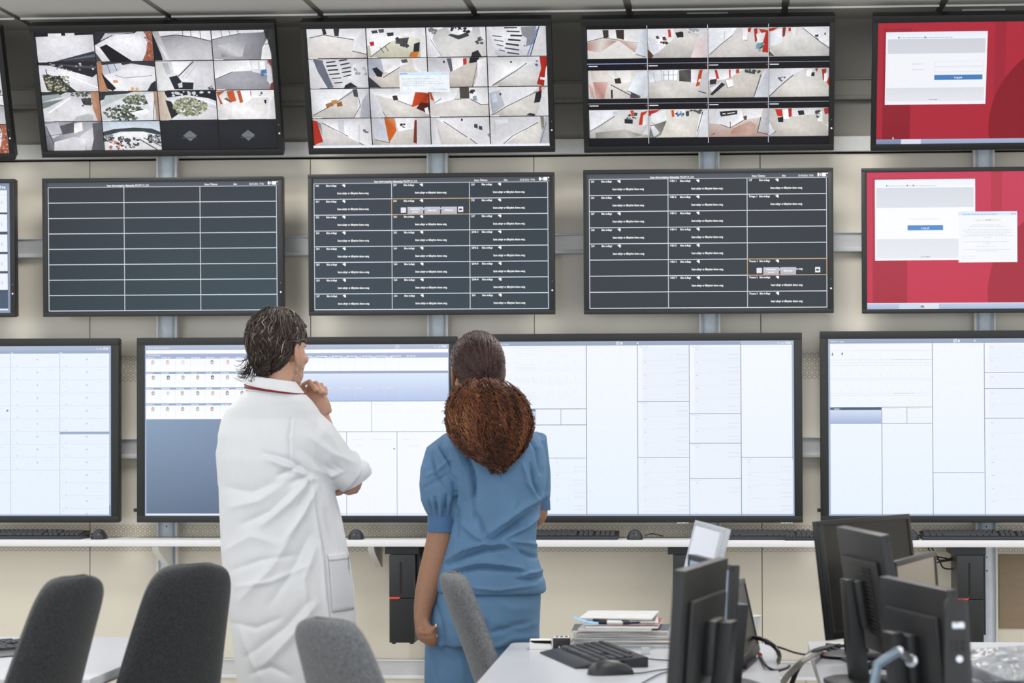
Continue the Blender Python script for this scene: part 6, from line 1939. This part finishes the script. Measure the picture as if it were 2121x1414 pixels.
# ---- desk monitors
def monitor(label, pn, pf, zt, h, face, tilt, mat=None, screen=None, hub=True, grille=False, base=True, stand=True, frame='moni', foot=False):
    """pn, pf: (u, d) of the two upper corners as pixel column and distance; face +1: screen on the viewer's side"""
    def w_(u, d):
        r = _F + _R * ((u - CU) / FPX)
        return CAM + r * d
    a, c = w_(*pn), w_(*pf)
    a.z = c.z = 0
    ax = (c - a)
    W = ax.length
    ax.normalize()
    nrm = Vector((ax.y, -ax.x, 0))
    if nrm.y > 0:
        nrm = -nrm                       # towards the camera
    fwd = nrm * face                     # screen side
    ctr = (a + c) / 2 + fwd * (h * math.sin(math.radians(tilt)))
    rz = math.atan2(fwd.y, fwd.x) + math.pi / 2      # local -Y = screen side
    t = empty('desk_monitor', (ctr.x, ctr.y, ZD), rz, label, 'monitor', 'desk monitors')
    Ht = zt - ZD
    tl = math.radians(tilt)

    def tm(b_):
        return b_.xf(Matrix.Translation((0, 0, Ht - h * math.cos(tl))) @ Matrix.Rotation(-tl, 4, 'X'))
    fr = M[frame]
    bz = 0.014
    tm(B().box(-W / 2, W / 2, 0.004, 0.022, 0, h, bev=0.003).box(-W * 0.38, W * 0.38, 0.02, 0.036, h * 0.16, h * 0.78, bev=0.008)).build('housing', fr, t)
    tm(B().box(-W / 2, W / 2, -0.003, 0.01, h - bz, h, bev=0.002).box(-W / 2, W / 2, -0.003, 0.01, 0, bz * 1.5, bev=0.002).box(-W / 2, -W / 2 + bz, -0.003, 0.01, bz, h - bz + .001, bev=0.002).box(W / 2 - bz, W / 2, -0.003, 0.01, bz, h - bz + .001, bev=0.002)).build('bezel', fr, t)
    sm = screen or pmat('switched_off_panel', (30, 30, 31), rough=0.3, spec=0.4)
    tm(B().box(-W / 2 + bz - .002, W / 2 - bz + .002, 0.0, 0.005, bz * 1.5 - .002, h - bz + .002)).build('screen', sm, t)
    if grille:
        for k in range(16):
            tm(B().box(-W * 0.30, -W * 0.12, 0.0355, 0.039, h * 0.2 + k * h * 0.034, h * 0.2 + k * h * 0.034 + h * 0.017)).build('vent_slat', M['dark'], t)
    if hub:
        tm(B().box(-0.06, 0.06, 0.034, 0.062, h * 0.22, h * 0.62, bev=0.012)).build('hub', fr, t)
        for sx in (-1, 1):
            tm(B().cyl((sx * 0.02, 0.061, h * 0.5), (sx * 0.02, 0.064, h * 0.5), 0.006, n=12)).build('screw', M['steel'], t)
    if foot:
        B().box(-0.12, 0.12, 0.0, 0.055, 0, Ht - h * math.cos(tl) + 0.012, bev=0.004).build('foot', M['black'], t)
    if stand:
        zh = Ht - h * 0.6
        B().prism([(0.045, 0.006), (0.085, 0.006), (0.105, zh + 0.06), (0.075, zh + 0.06)], 'x', -0.035, 0.035, bev=0.004).build('neck', M['black'], t)
        if base:
            B().loft([ring3((0, 0.05, z), a_, b_, n=28, pw=3.2) for z, a_, b_ in ((0.0, 0.118, 0.095), (0.008, 0.118, 0.095), (0.014, 0.10, 0.078))]).build('base', M['black'], t)
    return t


def lit(name, c, s):
    m = bpy.data.materials.new(name)
    m.use_nodes = True
    b_ = m.node_tree.nodes['Principled BSDF']
    b_.inputs['Base Color'].default_value = (0.02, 0.02, 0.02, 1)
    b_.inputs['Roughness'].default_value = 0.3
    b_.inputs['Emission Color'].default_value = lin(c)
    b_.inputs['Emission Strength'].default_value = s
    return m


monitor('dark monitor seen from behind with a square hub, nearest on the paper-pile desk', (1396, 5.9), (1487, 6.37), 1.078, 0.31, -1, 4)
monitor('monitor with bluish lit screen edge hidden behind the nearest hub-backed monitor', (1512, 6.5), (1425, 6.95), 1.052, 0.28, 1, 3, screen=lit('blue_grey_screen', (150, 172, 200), 0.8), hub=False)
M['light_frame'] = pmat('pale_grey_frame', (188, 192, 200), rough=0.4)
monitor('pale framed monitor with a white lit screen, furthest back on the paper-pile desk', (1496, 7.15), (1440, 7.58), 1.108, 0.33, 1, 14, screen=lit('white_screen', (222, 226, 236), 0.85), hub=False, frame='light_frame', stand=False, foot=True)
monitor('small black monitor leaning back beside the white cup', (1504, 7.1), (1538, 7.5), 0.955, 0.20, 1, 12, hub=False, stand=False, foot=True)
monitor('tall dark monitor facing right at the back of the far right desk', (1694, 7.3), (1880, 7.72), 1.118, 0.315, 1, 7, hub=False)
monitor('dark monitor with a ribbed vent strip on its back, far right desk', (1838, 6.58), (1746, 7.04), 1.118, 0.30, -1, 9, grille=True)
monitor('dark monitor seen from behind, nearest on the far right desk', (1976, 5.9), (1836, 6.36), 1.035, 0.28, -1, 5)
monitor('monitor whose dark screen carries a painted beige wall reflection, behind the nearest far right monitor', (1851, 7.0), (1934, 7.48), 1.028, 0.27, 1, 4, hub=False, screen=pmat('beige_reflection_screen', (92, 78, 62), rough=0.2, spec=0.6))  # beige base colour paints the wall reflection onto the screen

# black handset with silver keys standing upright before the monitors
hs = empty('handset', (0, 0, 0), 0, 'black handset with silver buttons standing upright at the far right', 'handset')
c = P(1985, 1318, -5.35)
B().loft([ring3((0, 0.0, z), a_, 0.014, n=20, pw=3.0) for z, a_ in ((0.0, 0.028), (0.03, 0.029), (0.1, 0.027), (0.16, 0.025), (0.19, 0.024), (0.197, 0.018))]).build('body', M['black'], hs)
B().box(-0.013, 0.013, -0.017, -0.012, 0.135, 0.15, bev=0.003).build('display_key', M['steel'], hs)
B().cyl((0, -0.018, 0.075), (0, -0.012, 0.075), 0.007, n=16).build('round_key', M['steel'], hs)
for i in range(3):
    for j in range(2):
        B().cyl((-0.012 + 0.012 * i, -0.017, 0.096 + 0.013 * j), (-0.012 + 0.012 * i, -0.012, 0.096 + 0.013 * j), 0.0045, n=12).build('key', M['bezel'], hs)
B().box(-0.04, 0.04, -0.03, 0.045, -0.098, 0.02, bev=0.01).build('cradle', M['black'], hs)
hs.location = (c.x, c.y, ZD + 0.1)
hs.rotation_euler = (math.radians(-6), 0, math.radians(8))
# bent metal stand arm in front of the right monitors
arm = empty('monitor_arm', (0, 0, 0), 0, 'bent bluish metal support arm in the lower right foreground', 'stand')
q0, q1, q2, q3 = P(1806, 1440, -5.2), P(1818, 1375, -5.2), P(1862, 1347, -5.2), P(1888, 1368, -5.1)
q00 = Vector((q0.x, q0.y, ZD))
B().tube([q00, q0, q1, q2], [0.011, 0.011, 0.011, 0.011], 10).build('bar', pmat('blued_steel', (120, 136, 150), rough=0.35, metal=0.7), arm)
B().ball(q3, 0.014).cyl(q2, q3, 0.009, n=10).build('joint', M['steel'], arm)
B().cyl((q00.x, q00.y, ZD), (q00.x, q00.y, ZD + 0.01), 0.05, n=24).build('foot_plate', M['black'], arm)

# ---- things on the paper-pile desk
x, y = xy(1120, 1345)
bx_ = empty('carton', (x, y, ZD), math.radians(3), 'small open white carton at the corner of the right desk', 'box')
w, h, d = 0.031, 0.026, 0.06
s = B()
s.box(-w, w, 0, d, 0, 0.001).box(-w, w, 0.004, d, h - 0.001, h).box(-w, -w + 0.001, 0.004, d, 0, h).box(w - 0.001, w, 0.004, d, 0, h).box(-w, w, d - 0.001, d, 0, h)
s.build('carton_body', M['paper'], bx_)
B().prism([(-w, 0.0), (w, 0.0), (w, 0.006), (w - 0.003, 0.016), (-w + 0.012, 0.018), (-w + 0.002, 0.022), (-w, h)], 'y', 0.0, 0.001).build('front_flap', M['paper'], bx_)
B().box(-w + 0.002, w - 0.002, 0.02, d - 0.002, 0.002, h - 0.002).build('inner_shade', M['dark'], bx_)  # dark block painting in the shade inside the open carton
x, y = xy(1163, 1345)
cb = empty('ink_cube', (x, y, ZD), math.radians(2), 'black cube box with white dotted lid beside the white carton', 'box')
B().box(-0.024, 0.024, 0, 0.045, 0.0, 0.032, bev=0.003).build('cube_body', M['black'], cb)
B().box(-0.022, 0.022, 0.002, 0.043, 0.032, 0.034, bev=0.001).build('lid', M['paper'], cb)
for i in range(3):
    for j in range(3):
        B().ball((-0.013 + 0.013 * i, 0.012 + 0.011 * j, 0.0338), (0.0052, 0.0042, 0.0012), 10, 6).build('dot', M['dark'], cb)
B().ball((-0.006, -0.0005, 0.007), 0.003).build('stud', M['steel'], cb)

pile_x, pile_y = xy(1290, 1341)
rg = random.Random(4)
cols = [(228, 228, 224), (214, 218, 220), (236, 234, 228), (196, 208, 210), (230, 226, 214), (222, 222, 222)]
z = ZD
tr = empty('letter_tray', (pile_x + 0.01, pile_y + 0.11, ZD), 0, 'flat clear plastic tray under the paper pile', 'tray')
B().box(-0.175, 0.185, -0.11, 0.11, 0, 0.003, bev=0.001).box(-0.175, -0.172, -0.11, 0.11, 0.003, 0.018).box(0.182, 0.185, -0.11, 0.11, 0.003, 0.018).build('tray_shell', pmat('clear_grey_plastic', (196, 202, 206), rough=0.15), tr)
z += 0.0035
ORD = 'lowest,second,third,fourth,fifth,sixth,seventh,eighth,ninth,tenth,eleventh,twelfth and topmost'.split(',')
for k in range(12):
    big = k < 7
    wd, dp = (0.293, 0.205) if big else (0.205, 0.28)
    th = rg.uniform(0.0035, 0.0068)
    t = empty('journal', (pile_x + (0.012 if big else -0.008) + rg.uniform(-0.012, 0.012), pile_y + 0.11 + rg.uniform(-0.008, 0.008), z), math.radians(rg.uniform(-3, 3)), ORD[k] + ' journal from the bottom of the desk paper pile', 'journal', 'journals in the paper pile')
    wv = B()
    # gently wavy page block
    n_ = 14
    bot = [(-wd / 2 + wd * i / n_, 0.0006 * math.sin(i * 0.9 + k)) for i in range(n_ + 1)]
    top_ = [(p[0], th + 0.0007 * math.sin(i * 0.8 + k * 2)) for i, p in enumerate(bot)]
    wv.prism([(p[0], max(p[1], 0) * 0.6) for p in bot] + top_[::-1], 'y', -dp / 2, dp / 2)
    wv.build('pages', pmat('page_block', cols[k % 6], rough=0.85, var=0.10, scale=30, stretch=(1, 1, 60)), t)
    cc = (176, 44, 38) if k in (2, 5, 8) else ((60, 60, 64) if k in (6, 10) else (226, 226, 226))
    B().box(-wd / 2 - 0.0008, wd / 2, -dp / 2 - 0.0008, dp / 2, th + 0.0002, th + 0.0009).box(-wd / 2 - 0.0012, -wd / 2 - 0.0003, -dp / 2, dp / 2, 0, th + 0.0009).build('cover', pmat('journal_cover', cc, rough=0.4, var=0.08, scale=20), t)
    z += th + 0.0016
zp = z


def note(label, uv, z_, w_, d_, rz, curl):
    p = PZ(uv[0], uv[1], z_)
    q_ = B()
    g0, g1 = [], []
    for i in range(9):
        s_ = i / 8
        zz = curl * (s_ ** 2)
        g0.append((-w_ / 2 + w_ * s_, zz + 0.0006))
        g1.append((-w_ / 2 + w_ * s_, zz))
    q_.prism(g1 + g0[::-1], 'y', -d_ / 2, d_ / 2)
    o = q_.build('sticky_note', M['note'])
    place(o, (p.x, p.y, z_), rz)
    return tag(o, label, 'note', 'blue sticky notes')


note('light blue sticky note curling off the top of the paper pile', (1216, 1290), zp + 0.0005, 0.075, 0.06, math.pi, 0.016)
note('light blue sticky note lying on the right desk behind the keyboard', (1280, 1352), ZD + 0.001, 0.075, 0.05, -0.35, 0.012)


def pen(label, uv0, uv1, z_, r, mat, capm):
    a_, b_ = PZ(uv0[0], uv0[1], z_), PZ(uv1[0], uv1[1], z_)
    t = empty('pen', a_, 0, label, 'pen', 'pens on the paper pile')
    d_ = b_ - a_
    B().tube([Vector((0, 0, 0)), d_ * 0.9, d_], [r, r, r * 0.4], 10).build('barrel', mat, t)
    B().tube([-d_.normalized() * 0.002, d_ * 0.33], [r * 1.2, r * 1.2], 10).build('cap', capm, t)
    return t


pen('thick black marker on top of the paper pile', (1242, 1288), (1290, 1289), zp + 0.0075, 0.0055, M['paper'], M['black'])
pen('thin black pen on top of the paper pile behind the marker', (1230, 1284), (1305, 1286), zp + 0.0055, 0.0036, M['black'], M['bezel'])
pen('dark blue pen on top of the paper pile, right end', (1292, 1290), (1326, 1289), zp + 0.0055, 0.0042, pmat('navy_plastic', (34, 42, 66), rough=0.3), M['bezel'])
x, y = xy(1337, 1355)
o = B().box(-0.011, 0.011, -0.011, 0.011, 0, 0.02, bev=0.002).build('plastic_block', pmat('clear_block', (206, 210, 212), rough=0.1))
place(o, (x, y, ZD), 0.2)
tag(o, 'tiny clear plastic block on the right desk before the paper pile', 'block')
x, y = xy(1552, 1336)
cp = empty('cup', (x, y - 0.02, ZD), 0, 'white plastic drinking cup behind the small black monitor', 'cup')
B().loft([ring3((0, 0, z_), a_, a_, n=26, pw=2.0) for z_, a_ in ((0, 0.022), (0.04, 0.026), (0.083, 0.0315), (0.085, 0.033), (0.083, 0.0305), (0.04, 0.0245), (0.003, 0.021))]).build('cup_wall', M['paper'], cp)
B().tube([Vector((0.0325 * math.cos(a_), 0.0325 * math.sin(a_), 0.085)) for a_ in [2 * math.pi * k / 24 for k in range(25)]], 0.0012, 6).build('rim', M['paper'], cp)
# tangle of leads between and on the desks
def dp_(u, v, z_=None):
    return PZ(u, v, ZD + 0.004) if z_ is None else PZ(u, v, z_)


cable('thin black keyboard lead running from the right desk keyboard to the monitors', [dp_(1318, 1368), dp_(1335, 1364), dp_(1365, 1366), dp_(1400, 1368)], 0.0018)
cable('thin black mouse lead looping across the right desk', [dp_(1305, 1394), dp_(1330, 1393), dp_(1360, 1388), dp_(1400, 1384)], 0.0018)
cable('black lead crossing the right desk near its front', [dp_(1330, 1414), dp_(1360, 1398), dp_(1385, 1390), dp_(1402, 1386)], 0.0018)
cable('thick black lead bundle bridging the gap between the right desks', [dp_(1552, 1318, 0.80), dp_(1580, 1324, 0.80), dp_(1605, 1340, 0.78), dp_(1614, 1356, 0.76), dp_(1612, 1372, 0.70)], 0.006)
cable('thin black lead arching over the gap between the right desks', [dp_(1585, 1332, 0.79), dp_(1620, 1342, 0.77), dp_(1650, 1352, 0.765), dp_(1690, 1358, 0.76)], 0.0028)
cable('black lead dropping from the red plug towards the cable tray', [dp_(1572, 1352), dp_(1585, 1376, 0.75), dp_(1605, 1388, 0.74), dp_(1628, 1384, 0.74), dp_(1635, 1378, 0.74)], 0.004)
cable('thick pale lead rising from the cable tray to the far right desk', [dp_(1615, 1440, 0.62), dp_(1622, 1412, 0.68), dp_(1645, 1385, 0.73), dp_(1672, 1362, 0.765), dp_(1700, 1350, ZD + 0.011)], 0.009, pmat('pale_cable', (196, 194, 186), rough=0.5))
cable('thick black lead from the gap up onto the far right desk', [dp_(1640, 1414, 0.68), dp_(1655, 1380, 0.73), dp_(1680, 1352, 0.77), dp_(1715, 1340, ZD + 0.009), dp_(1740, 1337, ZD + 0.009)], 0.007)
for k, (pts, lab) in enumerate((([(1712, 1334), (1745, 1337), (1765, 1333), (1785, 1318)], 'rearmost'), ([(1714, 1340), (1755, 1348), (1800, 1346)], 'second'), ([(1716, 1346), (1750, 1358), (1800, 1360)], 'third'), ([(1722, 1352), (1752, 1366), (1775, 1378), (1800, 1384)], 'nearest'))):
    cable(lab + ' of the black leads lying on the far right desk under the monitors', [PZ(u, v, ZD + 0.005) for u, v in pts], 0.0045)
for (u0, v0, u1, v1, lab) in ((1566, 1350, 1576, 1356, 'small red plug beside the small black monitor'), (1684, 1352, 1708, 1353, 'red plug on the edge of the far right desk')):
    a_, b_ = PZ(u0, v0, ZD + 0.012), PZ(u1, v1, ZD + 0.01)
    o = B().tube([a_, a_.lerp(b_, 0.5), b_], [0.008, 0.006, 0.0045], 8).build('plug', M['red'])
    tag(o, lab, 'plug', 'red plugs')

# crumpled clear plastic bag
bag = bmesh.new()
bmesh.ops.create_icosphere(bag, subdivisions=6, radius=1.0)
rb = np.random.default_rng(3)
dirs = rb.normal(size=(26, 3))
dirs /= np.linalg.norm(dirs, axis=1)[:, None]
off = rb.uniform(0.62, 0.98, 26)
for v in bag.verts:
    c_ = np.array(v.co)
    r = 1.0
    for d_, o_ in zip(dirs, off):
        k = c_ @ d_
        if k > 0.2:
            r = min(r, o_ / k)
    r *= 1 + 0.03 * math.sin(9 * c_[0] + 5 * c_[1]) + 0.025 * math.sin(17 * c_[1] + 11 * c_[2])
    v.co = Vector((c_[0] * 0.16, c_[1] * 0.13, c_[2] * 0.06)) * r
zmin = min(v.co.z for v in bag.verts)
for v in bag.verts:
    v.co.z = max(v.co.z, -0.045) + 0.045
me = bpy.data.meshes.new('plastic_bag')
bag.to_mesh(me)
bag.free()
gm = bpy.data.materials.new('crumpled_clear_film')
gm.use_nodes = True
gb = gm.node_tree.nodes['Principled BSDF']
gb.inputs['Base Color'].default_value = (0.42, 0.43, 0.45, 1)
gb.inputs['Metallic'].default_value = 0.25
gb.inputs['Roughness'].default_value = 0.3
nt = gm.node_tree
tc = nt.nodes.new('ShaderNodeTexCoord')
vo = nt.nodes.new('ShaderNodeTexNoise')
vo.inputs['Scale'].default_value = 22
vo.inputs['Detail'].default_value = 2
bp = nt.nodes.new('ShaderNodeBump')
bp.inputs['Strength'].default_value = 0.9
bp.inputs['Distance'].default_value = 0.02
nt.links.new(tc.outputs['Object'], vo.inputs['Vector'])
nt.links.new(vo.outputs['Fac'], bp.inputs['Height'])
nt.links.new(bp.outputs['Normal'], gb.inputs['Normal'])
me.materials.append(gm)
bo = link(bpy.data.objects.new('plastic_bag', me))
x, y = xy(2082, 1412)
place(bo, (x, y, ZD), 0.3)
tag(bo, 'crumpled shiny plastic bag on the far right desk', 'plastic bag')
